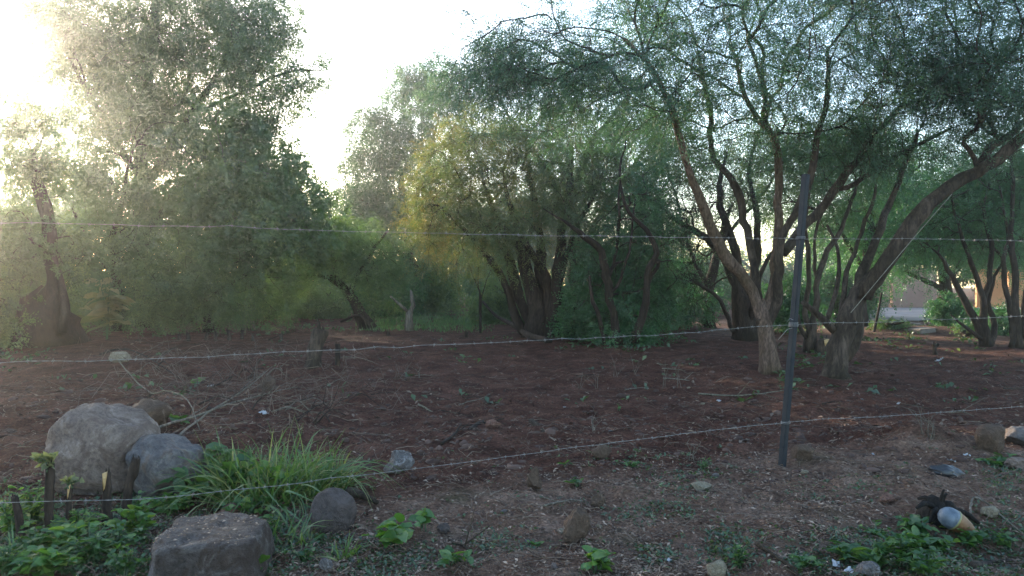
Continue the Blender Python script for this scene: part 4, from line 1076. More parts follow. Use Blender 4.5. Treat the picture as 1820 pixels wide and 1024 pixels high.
# a scatter of small stones, each its own object
pm = [rock_mesh('pebble', 100 + k, 2, (1, .8, .62), 5, .10, m) for k, m in enumerate([M['stone_brown'], M['stone_brown'], M['stone'], M['stone_pale'], M['stone_red'], M['stone_white']])]
rg = random.Random(12)
for k in range(95):
    if k < 60: px, py = rg.uniform(560, 1820), 1024 - 190 * rg.random() ** 0.9
    else: px, py = rg.uniform(300, 1820), rg.uniform(660, 840)
    p = gnd(px, py); s = rg.choice([.02, .025, .03, .035, .045, .06])
    o = place('pebble', rg.choice(pm), None, (p.x, p.y, p.z + s * .15))
    o.scale = (s, s * rg.uniform(.7, 1.1), s * rg.uniform(.6, 1)); o.rotation_euler = (rg.uniform(-.3, .3), rg.uniform(-.3, .3), rg.uniform(0, 6.28))
    tag(o, 'small loose stone lying on the bare soil', 'stone', 'small stones scattered over the soil')

# white bits of litter
def scrap(label, px, py, s, mat, seed, cat='litter'):
    rng = np.random.default_rng(seed)
    n = 6
    u, v = np.meshgrid(np.linspace(-1, 1, n), np.linspace(-.7, .7, n), indexing='ij')
    z = .35 * np.abs(rng.normal(size=(n, n))) * (1.1 - np.hypot(u, v) * .5)
    s = s * .75
    V = np.stack([u + rng.normal(size=u.shape) * .12, v + rng.normal(size=u.shape) * .12, z], -1).reshape(-1, 3) * s
    i = np.arange(n - 1)[:, None] * n; j = np.arange(n - 1)[None, :]
    a, b, c, d = i + j, i + j + 1, i + n + j + 1, i + n + j
    T = np.stack([np.stack([a, d, c], -1), np.stack([a, c, b], -1)], -2).reshape(-1, 3)
    p = gnd(px, py)
    # thickness: a second skin below the first
    V2 = V - [0, 0, .004]
    T2 = T[:, ::-1] + len(V)
    o = place('scrap', mesh_from('scrap', np.vstack([V, V2]), np.vstack([T, T2]), mat, False), None, (p.x, p.y, p.z + .012))
    o.rotation_euler = (rng.uniform(-.4, .4), rng.uniform(-.4, .4), rng.uniform(0, 6.28))
    return tag(o, label, cat)
scrap('crumpled white plastic bag on the cracked soil right of the leaning trunk', 1669, 642, .11, M['plastic'], 1, 'bag')
scrap('white scrap of rubbish at the foot of the fan of stems', 1752, 610, .14, M['plastic'], 2, 'bag')
scrap('white scrap on the soil between the forked trunk and the steel post', 1277, 714, .035, M['plastic'], 3)
scrap('small white scrap on the soil right of the steel post', 1597, 719, .03, M['plastic'], 4)
scrap('small white scrap at the centre of the dark soil', 1004, 726, .028, M['plastic'], 5)
scrap('white crumpled scrap in the dry brush at left', 374, 690, .05, M['plastic'], 6)
scrap('pale blue torn scrap standing in the dry brush at left', 469, 736, .06, M['plastic'], 7)
scrap('white shard below the earth mound, left of the pair', 1691, 822, .035, M['plastic'], 8)
scrap('white shard below the earth mound, right of the pair', 1718, 812, .035, M['plastic'], 9)
scrap('white torn paper in the weeds at the bottom right', 1486, 1006, .035, M['plastic'], 10)
scrap('white torn paper at the bottom edge, right of centre', 1513, 1020, .035, M['plastic'], 11)
scrap('white scrap on the verge left of the lowest wire post', 1552, 810, .022, M['plastic'], 12)
scrap('white tuft of rubbish on the soil under the lowest wire', 1190, 1000, .022, M['plastic'], 13)

# ------------------------------------------------------------------ the wire fence
foot = gnd(1389, 828)
DP = foot.y
def fence_post():
    root = thing('fence_post', 'dark blue-grey square steel post leaning slightly right, holding three wires', 'fence post', foot)
    bot = at(1388, 850, DP); top = at(1432, 310, DP)
    ax = (top - bot); L = ax.length
    bm = bmesh.new()
    w = .023                                                     # hollow square tube, open at the top
    prof = []
    for r_, ww in ((0, w), (1, w - .003)):
        prof.append([(-ww, -ww), (ww, -ww), (ww, ww), (-ww, ww)])
    ring = {}
    for zi, z in enumerate((0.0, L)):
        for k, pr in enumerate(prof):
            ring[zi, k] = [bm.verts.new((x, y, z)) for x, y in pr]
    for i in range(4):
        j = (i + 1) % 4
        bm.faces.new((ring[0, 0][i], ring[0, 0][j], ring[1, 0][j], ring[1, 0][i]))
        bm.faces.new((ring[1, 1][i], ring[1, 1][j], ring[0, 1][j], ring[0, 1][i]))
        bm.faces.new((ring[1, 0][i], ring[1, 0][j], ring[1, 1][j], ring[1, 1][i]))
    ed = [e for e in bm.edges if abs((e.verts[0].co - e.verts[1].co).z) > L * .9 and abs(e.verts[0].co.x) > w * .95]
    bmesh.ops.bevel(bm, geom=ed, offset=.003, segments=2, affect='EDGES')
    q = ax.to_track_quat('Z', 'Y')
    bm.transform(Matrix.Translation(bot - foot) @ q.to_matrix().to_4x4() @ Matrix.Rotation(.55, 4, 'Z'))
    me = bpy.data.meshes.new('tube'); bm.to_mesh(me); bm.free(); me.materials.append(M['post'])
    place('tube', me, root)
    # wire wrapped round the post at each height
    for py, turns in ((423, 3), (577, 5), (751, 3)):
        c = at(1432 - (py - 310) * 44 / 540, py, DP)
        n = turns * 12
        pts = []
        for k in range(n + 1):
            a = k / 12 * 2 * math.pi
            r = .0355 + .002 * math.sin(k * 1.7)
            pts.append((c.x + math.cos(a) * r, c.y + math.sin(a) * r, c.z + (k / n - .5) * .014 * turns * .5))
        if py == 577:                                            # a loose end sticks out below the middle wire
            e = at(1383, 604, DP - .05); c2 = at(1400, 585, DP - .04)
            pts = [tuple(e), tuple(c2)] + pts + [tuple(at(1404, 566, DP - .04)), tuple(at(1399, 572, DP - .05))]
        P = np.array(pts)
        acc = Acc(); limb_mesh(acc, P, np.full(len(P), .0018), 5, 0)
        acc.build('wire_tie', M['wire'], root, foot)
    return root
fence_post()

barb_me = None
def make_barb():
    acc = Acc()
    for (a, s) in ((0.3, 1), (1.9, -1)):
        c, sn = math.cos(a), math.sin(a)
        P = np.array([(-.004 * s, -c * .016, -sn * .016), (0, -c * .004, -sn * .004), (0, c * .004, sn * .004), (.004 * s, c * .016, sn * .016)])
        limb_mesh(acc, P, np.array([.0005, .0012, .0012, .0005]), 4, 0)
    P = np.array([(-.008 + .016 * k / 8, .0042 * math.cos(k * 1.6), .0042 * math.sin(k * 1.6)) for k in range(9)])
    limb_mesh(acc, P, np.full(9, .0016), 4, 0)
    V = np.concatenate(acc.V)
    return mesh_from('barb', V, np.concatenate(acc.T), M['wire'])
barb_me = make_barb()

def wdepth(px):
    """the fence runs away to the right: its distance behind photo column px"""
    return 1.0 / (1 / 3.95 + (1 / DP - 1 / 3.95) * px / 1400.0) if px < 1400 else 1.0 / (1 / DP + (1 / (DP * 1.12) - 1 / DP) * (px - 1400) / 420.0)
def barbed_wire(label, pts, seed):
    rg = random.Random(seed)
    W = [at(px, py, wdepth(px) - (.036 if abs(px - 1400) < 40 else .036 * max(0, 1 - abs(px - 1400) / 300))) for px, py in pts]
    path = smooth_path([tuple(p) for p in W], 420)
    L = np.concatenate([[0], np.cumsum(np.linalg.norm(np.diff(path, axis=0), axis=1))])
    root = thing('barbed_wire', label, 'barbed wire', W[0], 'three barbed wires on the steel post')
    wob = np.stack([np.interp(L, np.linspace(0, L[-1], 60), np.random.default_rng(seed + a).normal(size=60) * .003) for a in range(3)], -1)
    path = path + wob
    for s in (0, math.pi):                                       # two strands twisted together
        ph = L / .05 * math.pi + s
        P = path + np.stack([0 * ph, np.cos(ph) * .0013, np.sin(ph) * .0013], -1)
        acc = Acc(); limb_mesh(acc, P, np.full(len(P), .0012), 4, 0)
        acc.build('strand', M['wire'], root, W[0])
    l = .05
    while l < L[-1]:
        p = np.array([np.interp(l, L, path[:, a]) for a in range(3)])
        o = place('barb', barb_me, root, p - np.array(W[0]))
        o.rotation_euler = (rg.uniform(0, 6.28), rg.uniform(-.15, .15), .45 + rg.uniform(-.1, .1))
        l += rg.uniform(.115, .14)
barbed_wire('top barbed wire, almost level across the picture', [(-70, 394), (0, 395), (300, 401), (600, 410), (910, 418), (1220, 422), (1422, 424), (1620, 425), (1820, 428), (1900, 430)], 1)
barbed_wire('middle barbed wire, rising gently from left to right', [(-70, 648), (0, 645), (300, 636), (600, 622), (800, 612), (1000, 603), (1200, 593), (1405, 577), (1600, 571), (1820, 562), (1900, 559)], 2)
barbed_wire('lowest barbed wire, passing in front of the grass and the stones', [(-70, 893), (0, 893), (200, 889), (300, 883), (450, 868), (620, 847), (900, 812), (1100, 785), (1392, 751), (1600, 738), (1820, 722), (1900, 717)], 3)

# pale cord tied from the leaning trunk up to its sloping limb
e0, e1, e2 = at(1512, 556, dB - .24), at(1620, 424, dB - .42), at(1692, 345, dB - .55)
P = smooth_path([tuple(e0), tuple(e1 - Vector((0, 0, .03))), tuple(e2)], 40)
acc = Acc(); limb_mesh(acc, P, np.full(40, .0045), 6, 0)
o = acc.build('cord', M['cord'], None, tuple(e0), loc=tuple(e0)); tag(o, 'pale cord stretched along the underside of the sloping limb of the leaning tree', 'cord')

# thin dark stake far off on the right
p = gnd(1552, 590); t = at(1567, 520, p.y)
acc = Acc(); P = smooth_path([tuple(p - Vector((0, 0, .1))), tuple((p + t) / 2 + Vector((.02, 0, 0))), tuple(t)], 12)
limb_mesh(acc, P, np.linspace(.035, .026, 12), 7, .12, np.random.default_rng(2))
o = acc.build('stake', M['bark_dark'], None, tuple(p), smooth=True, loc=tuple(p)); tag(o, 'thin dark wooden stake standing by the pale road, right of the leaning tree', 'stake')

# ------------------------------------------------------------------ dead wood
def stick(label, pts, r, mat, seed, name='dead_branch', cat='branch', group=None, sides=7, forks=2, z=0.02):
    """pts: (px, py) on the ground, or (px, py, lift) lifted above it"""
    rng = np.random.default_rng(seed)
    W = []
    for q in pts:
        g_ = gnd(q[0], q[1])
        W.append((g_.x, g_.y, g_.z + z + (q[2] if len(q) > 2 else 0)))
    n = max(8, len(W) * 5)
    P = smooth_path(W, n)
    P = P + np.cumsum(rng.normal(size=P.shape) * .004, 0) * .6
    o0 = tuple(W[0])
    acc = Acc(); limb_mesh(acc, P, np.linspace(r, r * .45, n), sides, .2, rng)
    for k in range(forks):
        i = int(rng.integers(n // 3, n - 2)); d = nrm(P[i + 1] - P[i] + rng.normal(size=3) * .04 + [0, 0, .01])
        Q = np.stack([P[i] + d * t + np.array([0, 0, .25 * t * t]) for t in np.linspace(0, .14 + .22 * rng.random(), 6)])
        limb_mesh(acc, Q, np.linspace(r * .5, r * .2, 6), 5, .15, rng)
    o = acc.build(name, mat, None, o0, smooth=True, loc=o0)
    return tag(o, label, cat, group)

stick('short dark log lying beside the round dark stone', [(618, 884), (645, 890), (672, 902)], .035, M['bark'], 1, 'log', 'log', forks=0, z=.03)
stick('brown stick slanting at the bottom edge under the right weeds', [(1346, 972), (1385, 1000), (1420, 1022)], .014, M['bark'], 2, 'stick', 'stick', forks=1)
stick('bent pale twig lying above the tan tilted rock', [(966, 904), (1000, 894), (1036, 896)], .009, M['bark_pale'], 3, 'stick', 'stick', forks=1)
stick('dark curved root surfacing in the soil left of the pinkish stone', [(836, 766), (858, 748), (884, 742)], .03, M['bark_dark'], 4, 'root', 'root', forks=1, z=.0)
stick('dark root lump surfacing right of the pinkish stone', [(944, 750), (965, 764), (985, 782)], .035, M['bark_dark'], 5, 'root', 'root', forks=1, z=.0)
stick('dark stick on the soil below the pinkish stone', [(784, 792), (806, 776), (820, 758)], .014, M['bark_dark'], 6, 'stick', 'stick')
stick('straight pale stick on the soil at upper centre-left', [(744, 722), (765, 731), (786, 741)], .014, M['bark_pale'], 7, 'stick', 'stick')
stick('long pale root lying across the soil left of the steel post', [(1242, 702), (1300, 706), (1340, 704), (1392, 696)], .012, M['bark_pale'], 8, 'stick', 'stick', forks=3)
stick('slim stick pointing at the weed in the bottom centre', [(800, 966), (826, 980), (842, 992)], .011, M['bark'], 9, 'stick', 'stick')
stick('broken brown branch at the bottom right corner', [(1728, 1012), (1764, 1002), (1800, 1000)], .022, M['bark'], 10, 'stick', 'stick', forks=2)
stick('pale arched twig right of the blue and orange container', [(1724, 930, .0), (1732, 905, .05), (1760, 912, .04), (1820, 958, .01)], .008, M['bark_pale'], 11, 'stick', 'stick', forks=1)
stick('long pale bent branch on the large boulder, broken in the middle', [(205, 640, .05), (215, 668, .12), (262, 720, .12), (290, 748, .28), (330, 780, .34), (352, 830, .28)], .010, M['bark_pale'], 12, forks=2)
stick('pale branch arching over the smaller grey boulder to the right', [(258, 810, .16), (300, 790, .16), (372, 756, .12), (440, 700, .08), (480, 660, .05)], .012, M['bark_pale'], 13, forks=3)
stick('pale straight branch crossing behind the tall grass', [(318, 808, .14), (350, 778, .12), (392, 742, .08), (460, 716, .05), (530, 696, .03)], .012, M['bark_pale'], 14, forks=3)
stick('dark arched branch over the pale stone at far left', [(178, 634, .02), (215, 632, .10), (260, 648, .06), (318, 678, .02)], .016, M['bark_dark'], 15, forks=2)
rg = random.Random(31)
for k in range(46):
    px, py = rg.uniform(190, 620), rg.uniform(606, 760)
    a = rg.uniform(-.5, .6); L = rg.uniform(25, 75)
    dx, dy = L * math.cos(a), -L * .32 * math.sin(a * 2) * 1.0
    stick('dry bent branch in the tangle of cleared brush at left', [(px, py), (px + dx * .5, py + dy * .4, rg.uniform(.02, .16)), (px + dx, py + dy, rg.uniform(0, .18))], rg.uniform(.005, .012), rg.choice([M['bark'], M['bark'], M['bark_pale'], M['bark_dark']]), 200 + k,
          group='dry branches of the brush heap', forks=2, sides=5)
for k in range(26):
    px, py = rg.uniform(640, 1820), rg.uniform(640, 760)
    L = rg.uniform(18, 60); a = rg.uniform(-.2, .2)
    stick('thin dry stick lying on the tilled soil', [(px, py), (px + L * .5, py + L * a * .3, rg.uniform(0, .03)), (px + L, py + L * a, rg.uniform(0, .04))], rg.uniform(.005, .010), rg.choice([M['bark'], M['bark_pale'], M['bark_dark']]), 300 + k,
          group='thin sticks on the tilled soil', forks=1, sides=5)
# thin dry stalks standing in the soil
for k, (px, py, h) in enumerate([(1096, 672, 45), (1128, 664, 40), (1180, 688, 48), (1060, 690, 30), (1032, 690, 28), (1205, 690, 40), (720, 668, 26), (745, 672, 24), (708, 672, 28), (1640, 772, 60), (1652, 770, 42), (1660, 772, 30), (455, 618, 30), (330, 600, 32), (250, 610, 40), (1053, 766, 28), (1228, 820, 34)]):
    p = gnd(px, py); s = p.y / FPX
    acc = Acc(); rng = np.random.default_rng(400 + k)
    for j in range(3):
        tipx = rng.normal() * .3 * h * s; hh = h * s * (1 - .25 * j)
        P = smooth_path([(p.x + rng.normal() * .02, p.y + rng.normal() * .02, p.z - .02), (p.x + tipx * .4, p.y, p.z + hh * .55), (p.x + tipx, p.y + rng.normal() * .05, p.z + hh)], 8)
        limb_mesh(acc, P, np.linspace(.004, .0015, 8), 5, .1, rng)
        limb_mesh(acc, np.array([P[4], P[4] + [rng.normal() * .05, 0, .06], P[4] + [rng.normal() * .09, 0, .11]]), np.array([.003, .002, .001]), 4, 0, rng)
    o = acc.build('dry_stalk', M['bark_pale'], None, tuple(p), loc=tuple(p))
    tag(o, 'thin dead stalk still standing in the bare soil', 'stalk', 'dead stalks standing in the soil')

def stump(label, px, py, h, w, seed, mat, name='stump', lean=0.0, fork=False, sink=.06, cut=True, sides=11):
    """cut stem with a pale sawn or split top; h, w in photo pixels"""
    p = gnd(px, py); s = p.y / FPX
    root = thing(name, label, 'stump', p)
    rng = np.random.default_rng(seed)
    acc = Acc(); r = w * s / 2
    P = smooth_path([(p.x, p.y, p.z - sink), (p.x + lean * h * s * .4, p.y, p.z + h * s * .5), (p.x + lean * h * s, p.y + .01, p.z + h * s)], 14)
    limb_mesh(acc, P, np.concatenate([np.linspace(r * 1.25, r, 4), np.linspace(r, r * .85, 10)]), sides, .3, rng, True)
    if fork:
        a = P[9]
        Q = smooth_path([tuple(a), tuple(a + [r * 1.3, 0, h * s * .12]), tuple(a + [r * 2.0, 0, h * s * .34])], 7)
        limb_mesh(acc, Q, np.linspace(r * .7, r * .45, 7), sides, .3, rng)
    # splinters at the top
    for k in range(3):
        b_ = P[-1] + rng.normal(size=3) * [r * .4, r * .4, 0]
        Q = np.stack([b_ - [0, 0, .02], b_ + [0, 0, rng.uniform(.2, 1.5) * r]]);
        limb_mesh(acc, Q, np.array([r * .28, r * .05]), 5, 0, rng)
    acc.build('stem', mat, root, tuple(p), smooth=False)
    if cut:
        acc = Acc()
        c = P[-1]; q = P[-4]
        f = np.array([0, -1, 0]) * r * 1.30
        V = np.array([c + [-r * .5, 0, .0] + f * .75, c + [r * .6, 0, r * .2] + f * .7, q + [r * .25, 0, 0] + f, q + [-.1 * r, 0, -r * .6] + f * 1.05, c + [0, .3 * r, r * .25]])
        acc.add(V, [(0, 3, 2), (0, 2, 1), (0, 1, 4), (1, 2, 4), (3, 0, 4), (2, 3, 4)])
        acc.build('split_wood', M['split'], root, tuple(p))
    return root
S = M['bark_dark']
stump('leftmost dark cut stem, tall and straight, crowned with dry yellow leaves', 88, 948, 124, 15, 1, S, 'cut_stem', cut=False)
stump('cut dark stem with a long stripped orange side, second from the left', 122, 944, 84, 11, 2, S, 'cut_stem', lean=.03)
stump('dark cut stem with a pale split top, in front of the large boulder', 192, 936, 96, 17, 3, S, 'cut_stem', lean=-.03)
stump('forked dark stem reaching up between the two grey boulders', 220, 932, 118, 15, 4, S, 'cut_stem', lean=.18, fork=True, cut=False)
stump('short leaning dark stem at the left edge among the weeds', 40, 956, 74, 13, 5, S, 'cut_stem', lean=-.22, cut=False)
stump('reddish broken stump in the cleared brush, left of the dark trunk clump', 555, 652, 66, 28, 6, M['bark'], 'stump', lean=.25, cut=False)
stump('thin dark stub beside the reddish broken stump', 600, 650, 38, 9, 7, M['bark_dark'], 'stump', cut=False)
stump('small forked stub on the soil right of the leaning trunk', 1662, 630, 20, 7, 8, M['bark_dark'], 'stump', lean=-.1, fork=True, cut=False)
stump('notched stump at the foot of the slender grey tree', 1456, 628, 24, 18, 9, M['bark'], 'stump', lean=.4)
for k, (px, py, h) in enumerate([(318, 604, 16), (336, 606, 22), (366, 604, 20), (384, 606, 26), (408, 605, 30), (430, 604, 28), (448, 606, 18), (690, 596, 10), (830, 600, 14), (500, 606, 18)]):
    st = stump('short stub left standing along the far edge of the cleared brush', px, py, h * .62, 7, 30 + k, M['bark_dark'] if k % 3 else M['bark'], 'stump', lean=random.Random(k).uniform(-.3, .3), cut=False, sides=7)
    st['group'] = 'row of short stubs'
# pruned tree with two grey prongs
p = gnd(728, 588); d = p.y
tree('pruned_trunk', 'pruned pale trunk with two bare prongs beside the grass gap', 'stump', p,
     [[(728, 592, d, .10), (727, 570, d, .095), (728, 552, d, .09)], [(728, 556, d, .07), (736, 542, d, .065), (732, 528, d, .05), (730, 516, d, .03)], [(727, 556, d, .05), (712, 543, d - .1, .045), (694, 526, d - .1, .02)]],
     [(715, 535, 10, 6, d, .1)], 3, M['leaf_far'], M['bark_pale'], 91, twigs=2, twig_l=.2, fr=0, flare=.2)
p = gnd(930, 596); d = p.y
stick('dead forked limb lying against the left foot of the dark trunk clump', [(975, 610, .02), (940, 604, .10), (915, 596, .22), (880, 590, .45), (858, 588, .80)], .085, M['bark_dark'], 92, forks=3, sides=8)

# burnt root at the right, and the container in front of it
p = gnd(1672, 925)
root = thing('burnt_root', 'black burnt root with broken prongs behind the blue and orange container', 'root', p)
rng = np.random.default_rng(77)
acc = Acc(); s = p.y / FPX
core = [(p.x, p.y + .06, p.z - .05), (p.x - .01, p.y + .05, p.z + .07), (p.x + .01, p.y + .05, p.z + .13)]
limb_mesh(acc, smooth_path(core, 8), np.array([.15, .13, .12, .10, .085, .07, .055, .03]), 10, .35, rng)
acc.build('core', M['charred'], root, tuple(p))
for (dx, dy, dz, r) in ((-.17, -.02, .085, .022), (.02, .0, .19, .016), (.12, .03, .05, .03), (-.10, .04, .11, .018), (.20, -.03, .0, .026), (.06, .02, .15, .014), (-.12, -.05, .02, .02)):
    acc = Acc()
    Q = smooth_path([(p.x, p.y + .03, p.z + .05), (p.x + dx * .6, p.y + dy, p.z + .06 + dz * .6), (p.x + dx, p.y + dy * 2, p.z + dz)], 8)
    limb_mesh(acc, Q, np.linspace(r * 1.3, r * .4, 8), 7, .3, rng); acc.build('prong', M['charred'], root, tuple(p))

def lathe(prof, n=28):
    V, T = [], []
    for z, r in prof:
        for k in range(n):
            a = 2 * math.pi * k / n
            V.append((r * math.cos(a), r * math.sin(a), z))
    for i in range(len(prof) - 1):
        for k in range(n):
            j = (k + 1) % n
            T += [(i * n + k, i * n + j, i * n + n + j), (i * n + k, i * n + n + j, i * n + n + k)]
    return V, T
p = gnd(1698, 950)
root = thing('container', 'pale blue and rusty orange bottle-shaped container half buried in the weeds', 'container', p + Vector((-.01, 0, .085)))
def cmat(name, c0, c1, rough):
    return plain_mat(name, c0, c1, 16, rough=rough, spec=.5)
ax = Vector((-.80, .12, .50)).normalized()
q = ax.to_track_quat('Z', 'Y').to_matrix().to_4x4()
for nm, prof, mt in (('shell', [(.000, .066), (.015, .0675), (.035, .066), (.055, .060), (.072, .049), (.084, .034), (.091, .017), (.093, .001)], cmat('faded_blue_plastic', (.035, .05, .07), (.145, .18, .22), .5)),
                     ('base', [(-.150, .001), (-.148, .022), (-.136, .027), (-.115, .032), (-.085, .047), (-.05, .058), (-.02, .064), (-.0005, .0655)], cmat('rusty_orange_plastic', (.07, .026, .010), (.24, .125, .05), .6))):
    V, T = lathe(prof)
    V = np.array(V); V[:, 0] *= 1 + .06 * np.sin(V[:, 2] * 60); V[:, 1] *= .92
    me = mesh_from(nm, V, T, mt, True); me.transform(q)
    place(nm, me, root)
V, T = lathe([(-.006, .0660), (-.003, .0684), (.003, .0690), (.006, .0680)])
me = mesh_from('seam', np.array(V) * [1, .93, 1], T, cmat('yellowed_plastic', (.16, .15, .06), (.24, .22, .10), .5), True); me.transform(q); place('seam', me, root)

# black crushed plastic thing below the mound
p = gnd(1690, 848)
me = rock_mesh('plastic_lump', 71, 4, (.26, .17, .10), 8, .16, M['black'])
o = place('plastic_lump', me, None, (p.x, p.y + .05, p.z + .03)); o.rotation_euler = (0, .12, -.2)
tag(o, 'crumpled black plastic lying below the earth mound on the right', 'litter')

# ------------------------------------------------------------------ plants with leaves one can pick out
def leaf_mesh(name, mat, w=.6, fold=.18, curl=.35, heart=.0, wave=.05, seed=0):
    """one blade along +Y from its stalk at the origin, length 1"""
    rng = np.random.default_rng(seed)
    ys = np.array([0.0, .12, .32, .55, .78, 1.0])
    ws = np.array([.10 + heart * .5, .34 + heart * .3, .5, .44, .27, .015]) * w
    V = []
    for y, ww in zip(ys, ws):
        z = -curl * (y ** 1.8) * .5 + .02
        back = -heart * .16 if y == 0 else 0
        j = rng.normal() * wave
        V += [(-ww, y + back, z + fold * ww * 1.2 + j), (0, y, z), (ww, y + back, z + fold * ww * 1.2 - j)]
    T = []
    for k in range(5):
        a = k * 3
        T += [(a, a + 1, a + 4), (a, a + 4, a + 3), (a + 1, a + 2, a + 5), (a + 1, a + 5, a + 4)]
    return mesh_from(name, V, T, mat, True)

LM = {}
for key, mat, w, heart in (('weed', M['leaf_weed'], .62, .2), ('bright', M['leaf_bright'], .75, .5), ('pale', M['leaf_pale'], .6, .3)):
    LM[key] = [leaf_mesh('leaf', mat, w * f, .25, c, heart, .03, i) for i, (f, c) in enumerate([(1, .3), (.85, .5), (1.1, .15), (.95, .7)])]
    LM['lance_' + key] = [leaf_mesh('leaf', mat, .30 * f, .3, c, 0, .02, 9 + i) for i, (f, c) in enumerate([(1, .5), (.8, .8), (1.2, .3)])]

def weed(label, px, py, h, spread, n_st, n_lf, leaf_px, kind='weed', seed=0, name='weed', cat='plant', group=None, up=.35, stem_mat=None, droop=.0, size_var=.45, root_at=None, tumble=.55):
    """a small plant: stems from one root, leaves as separate objects; sizes in photo pixels"""
    p = root_at or gnd(px, py); s = p.y / FPX
    root = thing(name, label, cat, p, group)
    rg = random.Random(seed); rng = np.random.default_rng(seed)
    H = h * s; SP = spread * s
    paths = []
    for k in range(n_st):
        a = rg.uniform(0, 6.28); r = SP * rg.uniform(.25, 1.0)
        tx, ty = r * math.cos(a), r * math.sin(a) * .8
        tz = H * rg.uniform(.55, 1.0) * (1 - .4 * (r / max(SP, 1e-6)))
        P = smooth_path([(rg.uniform(-.02, .02), rg.uniform(-.02, .02), -.02), (tx * .35, ty * .35, tz * .62), (tx, ty, tz)], 8)
        acc = Acc(); limb_mesh(acc, P, np.linspace(.0045, .002, 8) * (1 + H), 5, .05, rng)
        so_ = acc.build('stem', stem_mat or M['cover'], root, (0, 0, 0), smooth=True)
        paths.append((P, so_))
    for k in range(n_lf):
        P, so_ = paths[k % n_st]
        t = rg.uniform(.22, 1.0) ** .8; f = t * 7; i = min(6, int(f)); b_ = P[i] + (P[i + 1] - P[i]) * (f - i)
        az = rg.uniform(0, 6.28); el = rg.uniform(-.25, .75) * (up + .4) + up * .3
        L = leaf_px * s * (1 + size_var * rg.uniform(-1, 1)) * (1.05 - .35 * t)
        y = Vector((math.cos(az) * math.cos(el), math.sin(az) * math.cos(el), math.sin(el)))
        upv = Vector((rg.gauss(0, tumble), rg.gauss(0, tumble), 1))
        x = y.cross(upv).normalized(); z = x.cross(y)
        m = Matrix((x, y, z)).transposed().to_4x4()
        o = place('leaf', rg.choice(LM[kind]), so_)
        o.matrix_local = Matrix.Translation(Vector(b_) + y * L * .12) @ m @ Matrix.Scale(L, 4)
    return root

def grass_clump(label, px, py, h, w, n, seed, name='grass_tuft'):
    p = gnd(px, py); s = p.y / FPX
    root = thing(name, label, 'grass', p)
    rng = np.random.default_rng(seed)
    meshes = []
    for k in range(9):
        K = 9; t = np.linspace(0, 1, K)
        bend = .25 + .17 * k
        y = t * (.25 + .5 * bend); z = t - bend * .75 * t ** 2.4
        wd = (.0048 + .0010 * (k % 4)) * (1 - t ** 1.6) + .0006
        V = np.concatenate([np.stack([-wd, y, z + wd * .5], -1), np.stack([0 * t, y + .002, z], -1), np.stack([wd, y, z + wd * .5], -1)])
        T = []
        for q in range(K - 1):
            for (a, b_) in ((0, K), (K, 2 * K)):
                T += [(a + q, b_ + q, b_ + q + 1), (a + q, b_ + q + 1, a + q + 1)]
        meshes.append(mesh_from('blade', V, T, M['blade'], True))
    for k in range(n):
        a = rng.random() * 6.28; r = w * s * .5 * math.sqrt(rng.random())
        x_, y_ = r * math.cos(a), r * math.sin(a) * .6
        gz = float(height(p.x + x_, p.y + y_)) - p.z
        o = place('blade', meshes[int(rng.integers(9))], root, (x_, y_, gz - .01))
        L = h * s * rng.uniform(.5, 1.25)
        o.scale = (rng.uniform(.7, 1.3) * min(1.6, max(.8, L * 2)), L, L)
        o.rotation_euler = (rng.normal() * .38, rng.normal() * .38, (a - 1.57 if rng.random() < .6 else rng.random() * 6.28) + rng.normal() * .5)
    return root

grass_clump('large clump of long arching green grass right of the small grey boulder', 480, 886, 140, 180, 420, 1, 'grass_clump')
grass_clump('shaggy grass on the right flank of the large arching clump', 568, 876, 100, 110, 260, 2)
grass_clump('grass growing up against the small grey boulder', 405, 884, 115, 90, 200, 3)
grass_clump('long thin grass blades left of the round dark stone', 520, 968, 76, 90, 60, 4)
grass_clump('sparse grass between the round dark stone and the broad-leaved weed', 606, 992, 56, 50, 34, 5)
grass_clump('tuft of grass in the bottom left corner', 18, 1004, 84, 70, 80, 6)

weed('vine with large light green leaves climbing over the tall grass', 392, 880, 116, 52, 7, 34, 36, 'weed', 11, 'vine', up=.6)
weed('broad bright leaf plant at the right foot of the small grey boulder', 340, 896, 70, 46, 5, 18, 34, 'weed', 12)
weed('broad-leaved bright green weed right of the round dark stone', 700, 972, 62, 66, 9, 46, 32, 'bright', 13)
weed('yellow-green leafy sprig rising from the broad-leaved weed', 752, 944, 66, 18, 3, 16, 22, 'bright', 14, up=.8)
weed('low trailing leaves running right from the broad-leaved weed', 800, 1004, 26, 42, 5, 20, 24, 'weed', 15)
weed('bright green round-leaved weed at the bottom edge, centre', 1062, 1018, 46, 56, 7, 32, 27, 'bright', 16)
weed('leafy weed pushing up through the middle of the large arching grass clump', 470, 890, 100, 60, 9, 60, 18, 'bright', 140, up=.5, tumble=.8)
weed('small-leaved weed at the right end of the large arching grass clump', 590, 880, 90, 44, 8, 70, 11, 'weed', 141, up=.6, tumble=.9)
weed('broad drooping leaves at the left end of the large arching grass clump', 420, 894, 120, 46, 7, 40, 27, 'weed', 142, up=.5, tumble=.8)
weed('tangled weed hanging over the back edge of the squared block', 440, 916, 44, 60, 9, 80, 14, 'bright', 143, up=.3, tumble=.9)
weed('tiny yellow-green seedling right of the trailing leaves', 958, 972, 14, 22, 3, 9, 14, 'bright', 17)
weed('small green seedling under the lowest wire at centre right', 1028, 866, 18, 24, 3, 9, 17, 'weed', 18)
weed('tiny green seedling above the pale brown sliver of rock', 1004, 830, 14, 13, 2, 5, 14, 'weed', 19)
weed('small green plant under the lowest wire, left of the steel post', 1124, 830, 16, 32, 4, 16, 12, 'weed', 20)
